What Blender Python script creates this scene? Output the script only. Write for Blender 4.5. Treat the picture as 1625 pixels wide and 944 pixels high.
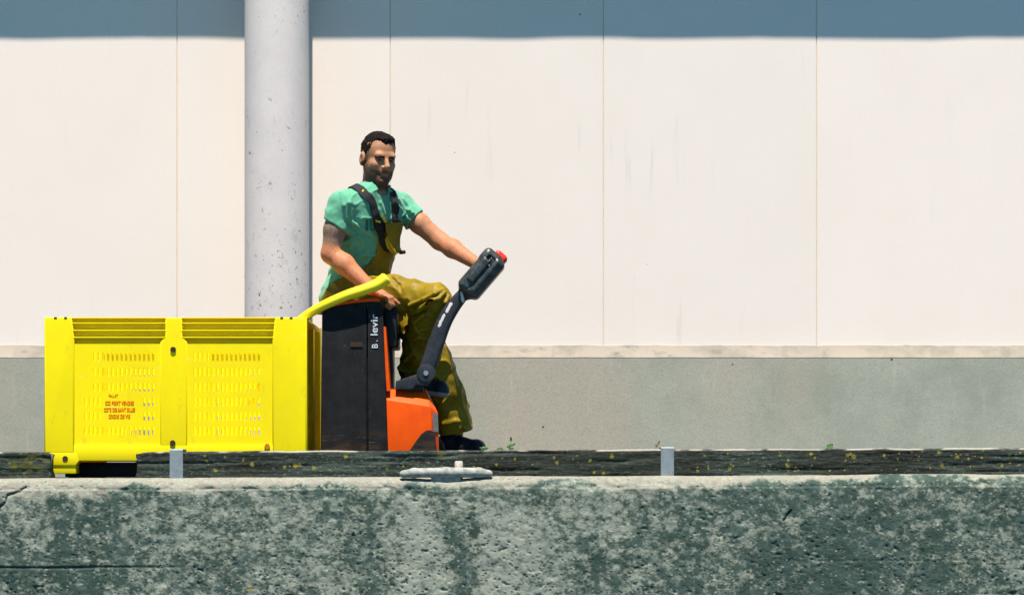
import bpy, bmesh, math, random
import numpy as np
from mathutils import Vector, Matrix
random.seed(3)
rng = np.random.default_rng(5)
for o in list(bpy.data.objects):
    bpy.data.objects.remove(o)
S = bpy.context.scene
COL = S.collection

# ------------------------------------------------------------------ camera, sky, sun, exposure
FPX, DCAM, HOR, CZ = 4511.0, 13.0, 745.0, 0.03
cam = bpy.data.cameras.new('camera')
cam.lens = FPX / 1625 * 36
cam.sensor_width = 36
cam.shift_y = (HOR - 472) / 1625
cam.clip_start, cam.clip_end = 0.5, 6000
co = bpy.data.objects.new('camera', cam)
COL.objects.link(co)
co.location = (0, -DCAM, CZ)
co.rotation_euler = (math.radians(90), 0, 0)
S.camera = co

SUN_EL, SUN_AZ = 72.0, 0.4          # azimuth: degrees to the left of straight behind the camera
w = bpy.data.worlds.new('World')
S.world = w
w.use_nodes = True
nt = w.node_tree
sky = nt.nodes.new('ShaderNodeTexSky')
sky.sky_type = 'NISHITA'
sky.sun_disc = False
sky.sun_elevation = math.radians(SUN_EL)
sky.sun_rotation = math.radians(180 + SUN_AZ)
sky.air_density = 0.7
sky.altitude = 2500
sky.dust_density = 0.0
sky.ozone_density = 5.0
bg = nt.nodes['Background']
bg.inputs[1].default_value = 0.072
tint = nt.nodes.new('ShaderNodeMix')
tint.data_type = 'RGBA'; tint.blend_type = 'MULTIPLY'
tint.inputs['Factor'].default_value = 1.0
tint.inputs['B'].default_value = (0.68, 1.27, 1.16, 1)      # the deep cyan-blue of this clear sky
nt.links.new(sky.outputs[0], tint.inputs['A'])
nt.links.new(tint.outputs['Result'], bg.inputs[0])
sl = bpy.data.lights.new('sun', 'SUN')
sl.energy = 5.0
sl.angle = math.radians(0.4)
sl.color = (1.0, 0.905, 0.795)
so = bpy.data.objects.new('sun', sl)
COL.objects.link(so)
e, a = math.radians(SUN_EL), math.radians(SUN_AZ)
sdir = Vector((-math.sin(a) * math.cos(e), -math.cos(a) * math.cos(e), math.sin(e)))
so.rotation_euler = sdir.to_track_quat('Z', 'Y').to_euler()
so.location = (0, -6, 8)
S.view_settings.view_transform = 'Standard'
S.view_settings.look = 'None'
S.view_settings.exposure = 1.07
S.view_settings.gamma = 1.0

# ------------------------------------------------------------------ helpers
def P(px, py, Y):
    """world point that stands at depth Y and is seen at photo pixel (px, py)"""
    s = FPX / (DCAM + Y)
    return np.array([(px - 812.5) / s, Y, CZ + (HOR - py) / s])

def L(px, Y):                       # length of px pixels at depth Y
    return px * (DCAM + Y) / FPX

SLOPE = 0.0042                      # the quay climbs a little to the right
def gz(x):
    return SLOPE * x

def tag(o, label=None, cat=None, group=None, kind=None):
    if label: o['label'] = label
    if cat: o['category'] = cat
    if group: o['group'] = group
    o['kind'] = kind or 'thing'
    return o

def mesh_np(name, V, F, smooth=True):
    me = bpy.data.meshes.new(name)
    V = np.asarray(V, dtype=np.float32)
    F = np.asarray(F, dtype=np.int32)
    me.vertices.add(len(V))
    me.vertices.foreach_set('co', V.ravel())
    n = F.shape[1]
    me.loops.add(F.size)
    me.loops.foreach_set('vertex_index', F.ravel())
    me.polygons.add(len(F))
    me.polygons.foreach_set('loop_start', np.arange(0, F.size, n, dtype=np.int32))
    me.polygons.foreach_set('use_smooth', np.full(len(F), smooth))
    me.update(calc_edges=True)
    me.validate()
    return me

def attr(me, name, vals):
    at = me.attributes.new(name, 'FLOAT', 'POINT')
    at.data.foreach_set('value', np.asarray(vals, dtype=np.float32))

def link(name, me, mat=None, parent=None):
    o = bpy.data.objects.new(name, me)
    COL.objects.link(o)
    if mat is not None:
        me.materials.clear()
        for m in (mat if isinstance(mat, (list, tuple)) else [mat]):
            me.materials.append(m)
    if parent is not None:
        o.parent = parent
        p = parent
        off = Vector((0, 0, 0))
        while p is not None:
            off += p.location
            p = p.parent
        o.location = -off
    return o

def empty(name, loc):
    o = bpy.data.objects.new(name, None)
    o.location = loc
    o.empty_display_size = 0.1
    COL.objects.link(o)
    return o

class MB:
    """collects shapes into one bmesh"""
    def __init__(self):
        self.bm = bmesh.new()
    def box(self, x0, x1, y0, y1, z0, z1, bev=0.0, seg=2):
        r = bmesh.ops.create_cube(self.bm, size=1.0)
        vs = r['verts']
        for v in vs:
            v.co = Vector((x0 + (v.co.x + .5) * (x1 - x0), y0 + (v.co.y + .5) * (y1 - y0), z0 + (v.co.z + .5) * (z1 - z0)))
        if bev > 0:
            es = list({e for v in vs for e in v.link_edges})
            bmesh.ops.bevel(self.bm, geom=es, offset=bev, segments=seg, profile=.6, affect='EDGES')
        return self
    def prism(self, pts, y0, y1, bev=0.0, seg=2):
        """pts: [(x, z)] extruded from y0 to y1"""
        a = [self.bm.verts.new((x, y0, z)) for x, z in pts]
        b = [self.bm.verts.new((x, y1, z)) for x, z in pts]
        n = len(pts)
        fs = [self.bm.faces.new(a), self.bm.faces.new(b[::-1])]
        for i in range(n):
            fs.append(self.bm.faces.new((a[i], b[i], b[(i + 1) % n], a[(i + 1) % n])))
        bmesh.ops.recalc_face_normals(self.bm, faces=fs)
        if bev > 0:
            es = list({e for f in fs[:1] for e in f.edges})
            bmesh.ops.bevel(self.bm, geom=es, offset=bev, segments=seg, profile=.6, affect='EDGES')
        return self
    def cyl(self, c, axis, r, h, n=24, r2=None, bev=0.0):
        q = Vector((0, 0, 1)).rotation_difference(Vector(axis)).to_matrix().to_4x4()
        M = Matrix.Translation(Vector(c)) @ q
        r_ = bmesh.ops.create_cone(self.bm, cap_ends=True, segments=n, radius1=r, radius2=r if r2 is None else r2, depth=h, matrix=M)
        if bev > 0:
            es = [e for e in {e for v in r_['verts'] for e in v.link_edges} if len(e.link_faces) == 2 and any(len(f.verts) > 4 for f in e.link_faces)]
            bmesh.ops.bevel(self.bm, geom=es, offset=bev, segments=2, profile=.6, affect='EDGES')
        return self
    def hull(self, pts, bev=0.0):
        vs = [self.bm.verts.new(p) for p in pts]
        bmesh.ops.convex_hull(self.bm, input=vs)
        bmesh.ops.dissolve_limit(self.bm, angle_limit=math.radians(2), verts=[v for v in self.bm.verts], edges=[e for e in self.bm.edges])
        if bev > 0:
            bmesh.ops.bevel(self.bm, geom=list(self.bm.edges), offset=bev, segments=3, profile=.6, affect='EDGES')
        return self
    def build(self, name, mat, parent=None, smooth=False):
        me = bpy.data.meshes.new(name)
        bmesh.ops.recalc_face_normals(self.bm, faces=self.bm.faces)
        self.bm.to_mesh(me)
        self.bm.free()
        if smooth:
            me.polygons.foreach_set('use_smooth', [True] * len(me.polygons))
            me.set_sharp_from_angle(angle=math.radians(40))
        return link(name, me, mat, parent)

def sweep(pts, radii, n=16, flat=1.0, up=(0, 1, 0), cap=True):
    """tube through pts; radii may be (r_side, r_up) pairs"""
    pts = [np.array(p, float) for p in pts]
    V, F = [], []
    m = len(pts)
    for i, p in enumerate(pts):
        t = pts[min(i + 1, m - 1)] - pts[max(i - 1, 0)]
        t /= np.linalg.norm(t)
        u = np.array(up, float)
        u -= t * u.dot(t); u /= np.linalg.norm(u)
        s = np.cross(t, u)
        r = radii[i] if isinstance(radii[i], (tuple, list)) else (radii[i], radii[i])
        for k in range(n):
            th = 2 * math.pi * k / n
            c, d = math.cos(th), math.sin(th)
            ex = flat
            c2 = math.copysign(abs(c) ** ex, c); d2 = math.copysign(abs(d) ** ex, d)
            V.append(p + s * c2 * r[0] + u * d2 * r[1])
    for i in range(m - 1):
        for k in range(n):
            F.append((i * n + k, i * n + (k + 1) % n, (i + 1) * n + (k + 1) % n, (i + 1) * n + k))
    me = bpy.data.meshes.new('tube')
    V2 = [tuple(v) for v in V]
    F2 = list(F)
    if cap:
        F2.append(tuple(range(n))); F2.append(tuple((m - 1) * n + k for k in range(n)))
    me.from_pydata(V2, [], F2)
    bm = bmesh.new(); bm.from_mesh(me)
    bmesh.ops.recalc_face_normals(bm, faces=bm.faces)
    bm.to_mesh(me); bm.free()
    me.polygons.foreach_set('use_smooth', [True] * len(me.polygons))
    me.set_sharp_from_angle(angle=math.radians(50))
    return me

def spline(pts, per=8):
    pts = [np.array(p, float) for p in pts]
    out = []
    for i in range(len(pts) - 1):
        p0 = pts[max(i - 1, 0)]; p1 = pts[i]; p2 = pts[i + 1]; p3 = pts[min(i + 2, len(pts) - 1)]
        for k in range(per):
            t = k / per
            out.append(.5 * (2 * p1 + (p2 - p0) * t + (2 * p0 - 5 * p1 + 4 * p2 - p3) * t * t + (3 * p1 - p0 - 3 * p2 + p3) * t ** 3))
    out.append(pts[-1])
    return out

# numpy value noise
def _h(ix, iy, iz, seed):
    n = (ix.astype(np.uint32) * np.uint32(374761393) + iy.astype(np.uint32) * np.uint32(668265263)
         + iz.astype(np.uint32) * np.uint32(2246822519) + np.uint32(seed * 3266489917 % 4294967296))
    n = (n ^ (n >> np.uint32(13))) * np.uint32(1274126177)
    n = n ^ (n >> np.uint32(16))
    return (n & np.uint32(0xffffff)).astype(np.float32) / np.float32(0xffffff)

def vn(x, y, z, seed=0):
    x, y, z = np.broadcast_arrays(np.asarray(x, np.float32), np.asarray(y, np.float32), np.asarray(z, np.float32))
    ix, iy, iz = np.floor(x), np.floor(y), np.floor(z)
    fx, fy, fz = x - ix, y - iy, z - iz
    ix, iy, iz = ix.astype(np.int64), iy.astype(np.int64), iz.astype(np.int64)
    fx = fx * fx * (3 - 2 * fx); fy = fy * fy * (3 - 2 * fy); fz = fz * fz * (3 - 2 * fz)
    r = 0
    for dx in (0, 1):
        for dy in (0, 1):
            for dz in (0, 1):
                r = r + _h(ix + dx, iy + dy, iz + dz, seed) * ((fx if dx else 1 - fx) * (fy if dy else 1 - fy) * (fz if dz else 1 - fz))
    return r

def fbm(x, y, z, seed=0, oct=4, gain=.5):
    r, amp, tot = 0, 1.0, 0
    for i in range(oct):
        r = r + amp * vn(x * 2 ** i, y * 2 ** i, z * 2 ** i, seed + i); tot += amp; amp *= gain
    return r / tot

def sstep(a, b, x):
    t = np.clip((x - a) / (b - a), 0, 1)
    return t * t * (3 - 2 * t)

# ------------------------------------------------------------------ materials
class NT:
    def __init__(self, name):
        self.m = bpy.data.materials.new(name)
        self.m.use_nodes = True
        self.t = self.m.node_tree
        self.b = self.t.nodes['Principled BSDF']
        self.tc = self.t.nodes.new('ShaderNodeNewGeometry')
    def n(self, typ, **kw):
        nd = self.t.nodes.new(typ)
        for k, v in kw.items(): setattr(nd, k, v)
        return nd
    def l(self, a, b): self.t.links.new(a, b)
    def coord(self, scale=(1, 1, 1)):
        mp = self.n('ShaderNodeMapping'); mp.inputs['Scale'].default_value = scale
        self.l(self.tc.outputs['Position'], mp.inputs['Vector'])
        return mp.outputs[0]
    def noise(self, scale, detail=4, rough=.55, stretch=(1, 1, 1), dist=0):
        nd = self.n('ShaderNodeTexNoise')
        nd.inputs['Scale'].default_value = scale; nd.inputs['Detail'].default_value = detail
        nd.inputs['Roughness'].default_value = rough; nd.inputs['Distortion'].default_value = dist
        self.l(self.coord(stretch), nd.inputs['Vector'])
        return nd.outputs['Fac']
    def voro(self, scale, stretch=(1, 1, 1), feature='F1', rand=1):
        nd = self.n('ShaderNodeTexVoronoi'); nd.feature = feature
        nd.inputs['Scale'].default_value = scale; nd.inputs['Randomness'].default_value = rand
        self.l(self.coord(stretch), nd.inputs['Vector'])
        return nd
    def ramp(self, fac, a, b, va=0.0, vb=1.0):
        nd = self.n('ShaderNodeMapRange'); nd.interpolation_type = 'SMOOTHSTEP'
        self.l(fac, nd.inputs['Value'])
        nd.inputs['From Min'].default_value = a; nd.inputs['From Max'].default_value = b
        nd.inputs['To Min'].default_value = va; nd.inputs['To Max'].default_value = vb
        return nd.outputs[0]
    def math(self, op, a, b=None):
        nd = self.n('ShaderNodeMath', operation=op)
        for i, v in enumerate((a, b)):
            if v is None: continue
            if isinstance(v, (int, float)): nd.inputs[i].default_value = v
            else: self.l(v, nd.inputs[i])
        return nd.outputs[0]
    def mix(self, fac, c1, c2, blend='MIX'):
        nd = self.n('ShaderNodeMix', data_type='RGBA', blend_type=blend)
        for v, s in ((fac, nd.inputs['Factor']), (c1, nd.inputs['A']), (c2, nd.inputs['B'])):
            if isinstance(v, (int, float)): s.default_value = v
            elif isinstance(v, tuple): s.default_value = (*v, 1)
            else: self.l(v, s)
        return nd.outputs['Result']
    def attr(self, name):
        nd = self.n('ShaderNodeAttribute'); nd.attribute_name = name
        return nd.outputs['Fac']
    def bump(self, h, strength=.3, dist=.01):
        nd = self.n('ShaderNodeBump'); nd.inputs['Strength'].default_value = strength; nd.inputs['Distance'].default_value = dist
        self.l(h, nd.inputs['Height'])
        self.l(nd.outputs[0], self.b.inputs['Normal'])
    def out(self, col, rough=.6, spec=.3, metal=0.0):
        for v, k in ((col, 'Base Color'), (rough, 'Roughness'), (spec, 'Specular IOR Level'), (metal, 'Metallic')):
            s = self.b.inputs[k]
            if isinstance(v, tuple): s.default_value = (*v, 1)
            elif isinstance(v, (int, float)): s.default_value = v
            else: self.l(v, s)
        return self.m

def simple(name, c, c2=None, rough=.6, spec=.3, metal=0.0, sc=20, bump=0.0, bsc=120, bdist=.004, lo=.35, hi=.7):
    t = NT(name)
    col = c
    if c2 is not None: col = t.mix(t.ramp(t.noise(sc, 6, .65), lo, hi), c, c2)
    if bump: t.bump(t.noise(bsc, 4), bump, bdist)
    return t.out(col, rough, spec, metal)

M = {}
def mats():
    # white rendered wall
    t = NT('white_render')
    c = t.mix(t.ramp(t.noise(2.2, 5, .6), .35, .7), (.84, .745, .67), (.805, .71, .63))
    c = t.mix(t.ramp(t.noise(330, 2, .7), .3, .75), c, (.72, .685, .64))
    c = t.mix(t.ramp(t.noise(150, 3, .8), .40, .62, 0, .5), c, (.70, .60, .53))
    oi = t.n('ShaderNodeObjectInfo')
    c = t.mix(t.math('MULTIPLY', oi.outputs['Random'], .16), c, (.62, .58, .54))
    streak = t.math('MULTIPLY', t.ramp(t.noise(7, 3, .6, (1.6, 1, .12)), .60, .78), t.ramp(t.noise(1.3, 2), .45, .62))
    c = t.mix(t.math('MULTIPLY', streak, .38), c, (.42, .40, .40))
    v = t.voro(5.0)
    c = t.mix(t.math('MULTIPLY', t.ramp(v.outputs['Distance'], .018, .035, 1, 0), t.ramp(t.noise(1.7, 1), .5, .56)), c, (.30, .17, .10))
    t.bump(t.noise(260, 3, .7), .28, .003)
    M['wall'] = t.out(c, .9, .15)
    M['joint'] = simple('joint_sealant', (.70, .54, .40), (.62, .47, .34), .9, .1)
    # plinth concrete
    def plinth(name, ca, cb, cc):
        t = NT(name)
        c = t.mix(t.ramp(t.noise(3.0, 6, .65), .35, .68), ca, cb)
        c = t.mix(t.math('MULTIPLY', t.ramp(t.noise(.5, 4, .6, (1, 1, .3)), .42, .58), .8), c, cc)
        c = t.mix(t.math('MULTIPLY', t.ramp(t.noise(150, 3, .8), .42, .66), .45), c, (.19, .20, .165))
        c = t.mix(t.math('MULTIPLY', t.ramp(t.noise(12, 4, .6, (2, 1, .25)), .58, .8), .3), c, (.5, .46, .38))
        v = t.voro(9.0)
        c = t.mix(t.math('MULTIPLY', t.ramp(v.outputs['Distance'], .05, .075, 1, 0), t.ramp(t.noise(2.3, 1), .5, .57)), c, (.05, .05, .045))
        t.bump(t.noise(150, 4, .7), .3, .004)
        return t.out(c, .9, .2)
    M['plinth'] = plinth('plinth_concrete', (.36, .37, .31), (.285, .305, .25), (.41, .36, .29))
    t = NT('plinth_edge')
    c = t.mix(t.ramp(t.noise(4, 6, .65), .42, .66), (.25, .225, .19), (.185, .175, .145))
    c = t.mix(t.ramp(t.noise(7, 5, .6, (1, 1, 2)), .55, .72), c, (.13, .13, .105))
    t.bump(t.noise(120, 4, .7), .3, .004)
    M['edge'] = t.out(c, .9, .2)
    # galvanised column paint
    t = NT('column_paint')
    c = t.mix(t.ramp(t.noise(5, 6, .65), .35, .7), (.64, .59, .56), (.575, .53, .505))
    c = t.mix(t.ramp(t.noise(180, 3, .7), .35, .8), c, (.52, .49, .52))
    zz = t.n('ShaderNodeSeparateXYZ'); t.l(t.tc.outputs['Position'], zz.inputs[0])
    low = t.math('ADD', t.ramp(zz.outputs['Z'], .8, 2.4, .03, .0), 0)
    rust = t.ramp(t.math('ADD', t.noise(40, 5, .75, (1, 1, .7)), low), .622, .665)
    c = t.mix(t.math('MULTIPLY', rust, t.ramp(t.noise(4.5, 2), .44, .56)), c, (.16, .095, .06))
    c = t.mix(t.math('MULTIPLY', t.ramp(t.noise(16, 5, .7, (1, 1, .5)), .6, .7), .35), c, (.22, .2, .22))
    t.bump(t.noise(60, 4), .12, .003)
    M['column'] = t.out(c, .65, .3)
    # quay concrete
    t = NT('quay_concrete')
    st = t.attr('stain'); lip = t.attr('lip')
    f = t.math('ADD', st, t.math('MULTIPLY', t.math('SUBTRACT', t.noise(34, 6, .75), .5), 1.7))
    f = t.math('ADD', f, t.math('MULTIPLY', t.math('SUBTRACT', t.noise(120, 4, .75, (.7, 1, 1)), .5), 2.1))
    f = t.ramp(f, -.12, 1.10)
    c = t.mix(f, (.27, .29, .235), (.030, .056, .045))
    c = t.mix(t.math('MULTIPLY', t.ramp(t.noise(9, 4, .6), .35, .7), .3), c, (.10, .145, .13))
    v = t.voro(72, (.7, 1, 1))
    sp = t.n('ShaderNodeSeparateColor'); t.l(v.outputs['Color'], sp.inputs[0])
    sel = t.ramp(sp.outputs[0], .80, .84)
    dot = t.ramp(v.outputs['Distance'], .18, .42, 1, 0)
    c = t.mix(t.math('MULTIPLY', t.math('MULTIPLY', sel, dot), .5), c, (.36, .37, .32))
    sel2 = t.ramp(sp.outputs[1], .80, .84)
    c = t.mix(t.math('MULTIPLY', t.math('MULTIPLY', sel2, dot), .85), c, (.03, .04, .036))
    c = t.mix(t.math('MULTIPLY', lip, t.ramp(t.noise(55, 6, .8), .40, .58, 1, .05)), c, (.215, .19, .16))
    g = t.voro(3.1)
    c = t.mix(t.math('MULTIPLY', t.ramp(g.outputs['Distance'], .03, .05, 1, 0), .9), c, (.21, .2, .02))
    c = t.mix(t.attr('crack'), c, (.02, .02, .018))
    hh = t.math('ADD', t.noise(140, 5, .75), t.math('MULTIPLY', t.math('MULTIPLY', sel, dot), .5))
    hh = t.math('SUBTRACT', hh, t.math('MULTIPLY', t.math('MULTIPLY', sel2, dot), .8))
    t.bump(hh, .4, .005)
    M['quay'] = t.out(c, .9, .2)
    # timber
    t = NT('weathered_timber')
    g = t.noise(30, 6, .75, (.09, 1, 1.2), .6)
    c = t.mix(t.ramp(g, .36, .66), (.012, .016, .013), (.065, .085, .07))
    c = t.mix(t.math('MULTIPLY', t.ramp(t.noise(110, 4, .75, (.45, 1, 1)), .53, .70), .75), c, (.20, .24, .22))
    c = t.mix(t.ramp(t.noise(2.0, 3), .42, .62), c, t.mix(.55, c, (.02, .018, .014)))
    c = t.mix(t.attr('pale'), c, (.36, .34, .29))
    c = t.mix(t.attr('moss'), c, t.mix(t.ramp(t.noise(70, 3), .35, .65), (.09, .10, .015), (.15, .14, .03)))
    lm = t.attr('lichen')
    c = t.mix(t.ramp(t.math('ADD', lm, t.math('MULTIPLY', t.math('SUBTRACT', t.noise(150, 4, .7), .5), 1.7)), .42, .62), c,
              t.mix(t.noise(60, 3), (.27, .20, .02), (.12, .145, .03)))
    t.bump(t.noise(55, 6, .75, (.12, 1, 1)), .8, .006)
    M['timber'] = t.out(c, .95, .1)
    M['galv'] = simple('galvanised_steel', (.24, .28, .30), (.17, .20, .22), .6, .3, .2, 25, .15, 90, .002)
    t = NT('cleat_iron')
    c = t.mix(t.ramp(t.noise(45, 5, .7), .35, .68), (.33, .34, .31), (.16, .17, .155))
    t.bump(t.noise(110, 4, .7), .5, .004)
    M['cleat'] = t.out(c, .75, .3)
    M['cleat_pale'] = simple('cleat_worn_paint', (.55, .50, .42), (.38, .35, .30), .8, .2, 0, 60, .3)
    # plastic bin
    t = NT('yellow_plastic')
    c = t.mix(t.ramp(t.noise(5, 5, .6), .35, .7), (.94, .815, .004), (.89, .76, .006))
    c = t.mix(t.math('MULTIPLY', t.ramp(t.noise(260, 3, .7), .45, .8), .35), c, (.72, .53, .05))
    c = t.mix(t.math('MULTIPLY', t.ramp(t.noise(18, 6, .75, (1, 1, .5)), .57, .72), .38), c, (.50, .36, .04))
    c = t.mix(t.math('MULTIPLY', t.ramp(t.noise(9, 6, .8, (.5, 1, 3)), .62, .68), .35), c, (.86, .78, .35))
    t.bump(t.noise(200, 3, .6), .08, .002)
    t.b.inputs['Subsurface Weight'].default_value = 0.0
    M['bin'] = t.out(c, .5, .12)
    tr_ = t.n('ShaderNodeBsdfTranslucent'); tr_.inputs[0].default_value = (.95, .62, .01, 1)
    mx = t.n('ShaderNodeMixShader'); mx.inputs[0].default_value = .18
    t.l(t.b.outputs[0], mx.inputs[1]); t.l(tr_.outputs[0], mx.inputs[2])
    t.l(mx.outputs[0], t.t.nodes['Material Output'].inputs['Surface'])
    M['bolt'] = simple('dark_hole', (.03, .018, .012), (.05, .03, .015), .7, .2)  # near-black stands in for the shade inside holes, notches and slots
    M['rustplug'] = simple('rusty_plug', (.52, .19, .01), (.40, .14, .01), .7, .2, sc=90)
    M['redprint'] = simple('red_print', (.80, .09, .005), (.82, .20, .01), .7, .1, sc=160)
    M['tube'] = simple('yellow_tube_plastic', (.84, .68, .015), (.74, .54, .02), .38, .4, 0, 30, .1, 150, .002, .5, .8)
    # truck
    t = NT('black_cover')
    c = t.mix(t.ramp(t.noise(12, 6, .7), .35, .7), (.0085, .0085, .0095), (.016, .016, .018))
    c = t.mix(t.math('MULTIPLY', t.ramp(t.noise(150, 4, .75), .55, .75), .5), c, (.04, .044, .05))
    zz = t.n('ShaderNodeSeparateXYZ'); t.l(t.tc.outputs['Position'], zz.inputs[0])
    lo = t.ramp(zz.outputs['Z'], .10, .26, 1, 0)
    c = t.mix(t.math('MULTIPLY', lo, t.ramp(t.noise(18, 6, .75, (.35, 1, 1.6)), .45, .62)), c, (.05, .03, .017))
    c = t.mix(t.math('MULTIPLY', lo, t.ramp(t.noise(26, 5, .75, (.18, 1, 2.5)), .62, .7)), c, (.22, .19, .15))
    c = t.mix(t.math('MULTIPLY', t.ramp(t.noise(24, 6, .8, (1.5, 1, .5)), .64, .72), .6), c, (.10, .105, .11))
    t.bump(t.noise(170, 4, .7), .35, .003)
    M['cover'] = t.out(c, .65, .12)
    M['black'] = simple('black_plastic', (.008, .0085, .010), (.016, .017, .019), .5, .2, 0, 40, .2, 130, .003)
    t = NT('tiller_paint')
    c = t.mix(t.ramp(t.noise(30, 6, .7), .35, .7), (.016, .019, .024), (.03, .034, .042))
    c = t.mix(t.ramp(t.math('ADD', t.attr('wear'), t.math('MULTIPLY', t.math('SUBTRACT', t.noise(70, 4, .7), .5), .8)), .5, .62), c, (.55, .54, .52))
    c = t.mix(t.math('MULTIPLY', t.ramp(t.noise(130, 4, .8), .60, .72), .6), c, (.17, .19, .20))
    t.bump(t.noise(120, 4, .7), .25, .003)
    M['tiller'] = t.out(c, .5, .25)
    t = NT('control_head_plastic')
    c = t.mix(t.ramp(t.noise(22, 6, .7), .38, .66), (.017, .02, .02), (.05, .06, .056))
    c = t.mix(t.math('MULTIPLY', t.ramp(t.noise(95, 4, .75), .57, .7), .6), c, (.2, .23, .21))
    t.bump(t.noise(90, 4, .7), .3, .003)
    M['head'] = t.out(c, .38, .5)
    t = NT('orange_paint')
    c = t.mix(t.ramp(t.noise(9, 6, .65), .35, .72), (.74, .085, .003), (.64, .065, .003))
    c = t.mix(t.math('MULTIPLY', t.ramp(t.noise(48, 6, .8, (1, 1, 1.8)), .665, .70), .7), c, (.75, .55, .42))
    c = t.mix(t.math('MULTIPLY', t.ramp(t.noise(30, 6, .8, (.6, 1, 1.4)), .66, .74), .5), c, (.22, .035, .01))
    t.bump(t.noise(90, 3), .1, .002)
    M['orange'] = t.out(c, .45, .12)
    M['red'] = simple('red_button', (.80, .035, .012), (.66, .03, .012), .35, .4, sc=40)
    M['sticker'] = simple('grey_sticker', (.36, .37, .37), (.20, .21, .20), .6, .3, sc=60)
    M['white_print'] = simple('white_print', (.62, .65, .70), (.40, .42, .45), .7, .2, sc=140)
    M['bolt_steel'] = simple('bolt_steel', (.42, .43, .42), (.25, .25, .25), .4, .5, .6, 90)
    M['rubber'] = simple('tyre_rubber', (.02, .019, .017), (.04, .035, .03), .8, .2, 0, 60, .3)
    # person
    t = NT('skin')
    c = t.mix(t.ramp(t.noise(35, 4, .6), .3, .7), (.41, .205, .115), (.33, .155, .085))
    c = t.mix(t.math('MULTIPLY', t.attr('lips'), .7), c, (.36, .11, .07))
    c = t.mix(t.math('MULTIPLY', t.attr('tan'), .6), c, (.46, .165, .075))
    ink = t.ramp(t.math('ADD', t.noise(48, 5, .7, (1, 1, 1), 1.5), t.math('MULTIPLY', t.attr('ink'), .2)), .60, .70)
    c = t.mix(t.math('MULTIPLY', ink, t.math('MULTIPLY', t.attr('ink'), .8)), c, (.09, .09, .085))
    c = t.mix(t.math('MULTIPLY', t.attr('ink'), .35), c, (.25, .19, .15))
    sb = t.math('MULTIPLY', t.attr('stubble'), t.ramp(t.noise(420, 2, .6), .25, .65, .55, 1))
    c = t.mix(t.math('MULTIPLY', sb, .93), c, (.018, .013, .011))
    c = t.mix(t.math('MULTIPLY', t.math('MULTIPLY', t.attr('tan'), t.ramp(t.noise(120, 4, .75, (1, 1, .5)), .48, .66)), .45), c, (.13, .06, .035))
    t.bump(t.noise(120, 4, .7), .3, .003)
    t.b.inputs['Subsurface Weight'].default_value = .08
    t.b.inputs['Subsurface Radius'].default_value = (.012, .004, .002)
    M['skin'] = t.out(c, .55, .18)
    M['hair'] = simple('dark_hair', (.005, .0035, .003), (.014, .009, .007), .7, .1, 0, 90, .9, 260, .006)
    M['eye'] = simple('eye_white', (.22, .19, .17), None, .2, .5)
    M['iris'] = simple('eye_iris', (.03, .02, .014), None, .2, .5)
    t = NT('green_cotton')
    c = t.mix(t.ramp(t.noise(8, 5, .6), .3, .7), (.105, .335, .21), (.078, .275, .17))
    c = t.mix(t.math('MULTIPLY', t.ramp(t.noise(300, 2, .7), .35, .75), .5), c, (.16, .46, .33))
    t.bump(t.noise(180, 4, .7), .25, .004)
    t.b.inputs['Sheen Weight'].default_value = .15
    M['shirt'] = t.out(c, .9, .1)
    t = NT('mustard_oilskin')
    c = t.mix(t.ramp(t.noise(9, 6, .65), .35, .7), (.235, .165, .007), (.165, .112, .006))
    c = t.mix(t.math('MULTIPLY', t.ramp(t.noise(22, 6, .75), .5, .72), .35), c, (.09, .06, .006))
    t.bump(t.noise(60, 5, .65), .25, .006)
    M['oilskin'] = t.out(c, .50, .16)
    M['strap'] = simple('black_webbing', (.012, .013, .015), (.03, .03, .032), .8, .2, 0, 120, .5, 300, .003)
    M['yellowbit'] = simple('yellow_flap', (.62, .48, .03), (.50, .38, .03), .5, .3, sc=40)
    M['darkprint'] = simple('dark_print', (.02, .10, .09), (.03, .14, .11), .9, .1, sc=150)
    M['shoe'] = simple('navy_shoe', (.006, .008, .015), (.012, .014, .024), .6, .3, 0, 60, .3, 150, .003)
    M['sole'] = simple('pale_sole', (.58, .53, .46), (.46, .43, .38), .7, .2, sc=50)
    M['greysole'] = simple('grey_sole', (.26, .27, .28), (.17, .18, .19), .7, .2, sc=50)
    M['leaf'] = simple('weed_leaf', (.035, .11, .02), (.06, .14, .03), .6, .3, sc=50)
    M['dryleaf'] = simple('dry_stalk', (.20, .15, .05), (.10, .11, .03), .7, .2, sc=50)
    # setting
    t = NT('quay_paving')
    c = t.mix(t.ramp(t.noise(1.5, 6, .65), .35, .7), (.042, .048, .052), (.028, .034, .038))
    t.bump(t.noise(60, 5, .7), .4, .006)
    M['paving'] = t.out(c, .9, .2)
    t = NT('sea')
    t.bump(t.noise(1.8, 6, .6), .6, .15)
    M['sea'] = t.out((.012, .035, .045), .12, .5)
    M['soffit'] = simple('soffit_boards', (.16, .17, .19), (.13, .14, .16), .8, .2)
    M['roof'] = simple('roof_sheet', (.20, .21, .23), (.16, .17, .18), .5, .4)
mats()

# ------------------------------------------------------------------ the setting
WY = 3.0                            # wall face
def sheet(name, x0, x1, y0, y1, z, mat):
    me = bpy.data.meshes.new(name)
    me.from_pydata([(x0, y0, z(x0)), (x1, y0, z(x1)), (x1, y1, z(x1)), (x0, y1, z(x0))], [], [(0, 1, 2, 3)])
    return tag(link(name, me, mat), kind='structure')
sheet('quay_ground', -40, 40, -0.12, 16, gz, M['paving'])
sheet('ground', -2500, 2500, 16, 4000, lambda x: -0.6, M['paving'])
sheet('sea', -2500, 2500, -3000, -0.1, lambda x: -1.7, M['sea'])

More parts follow.
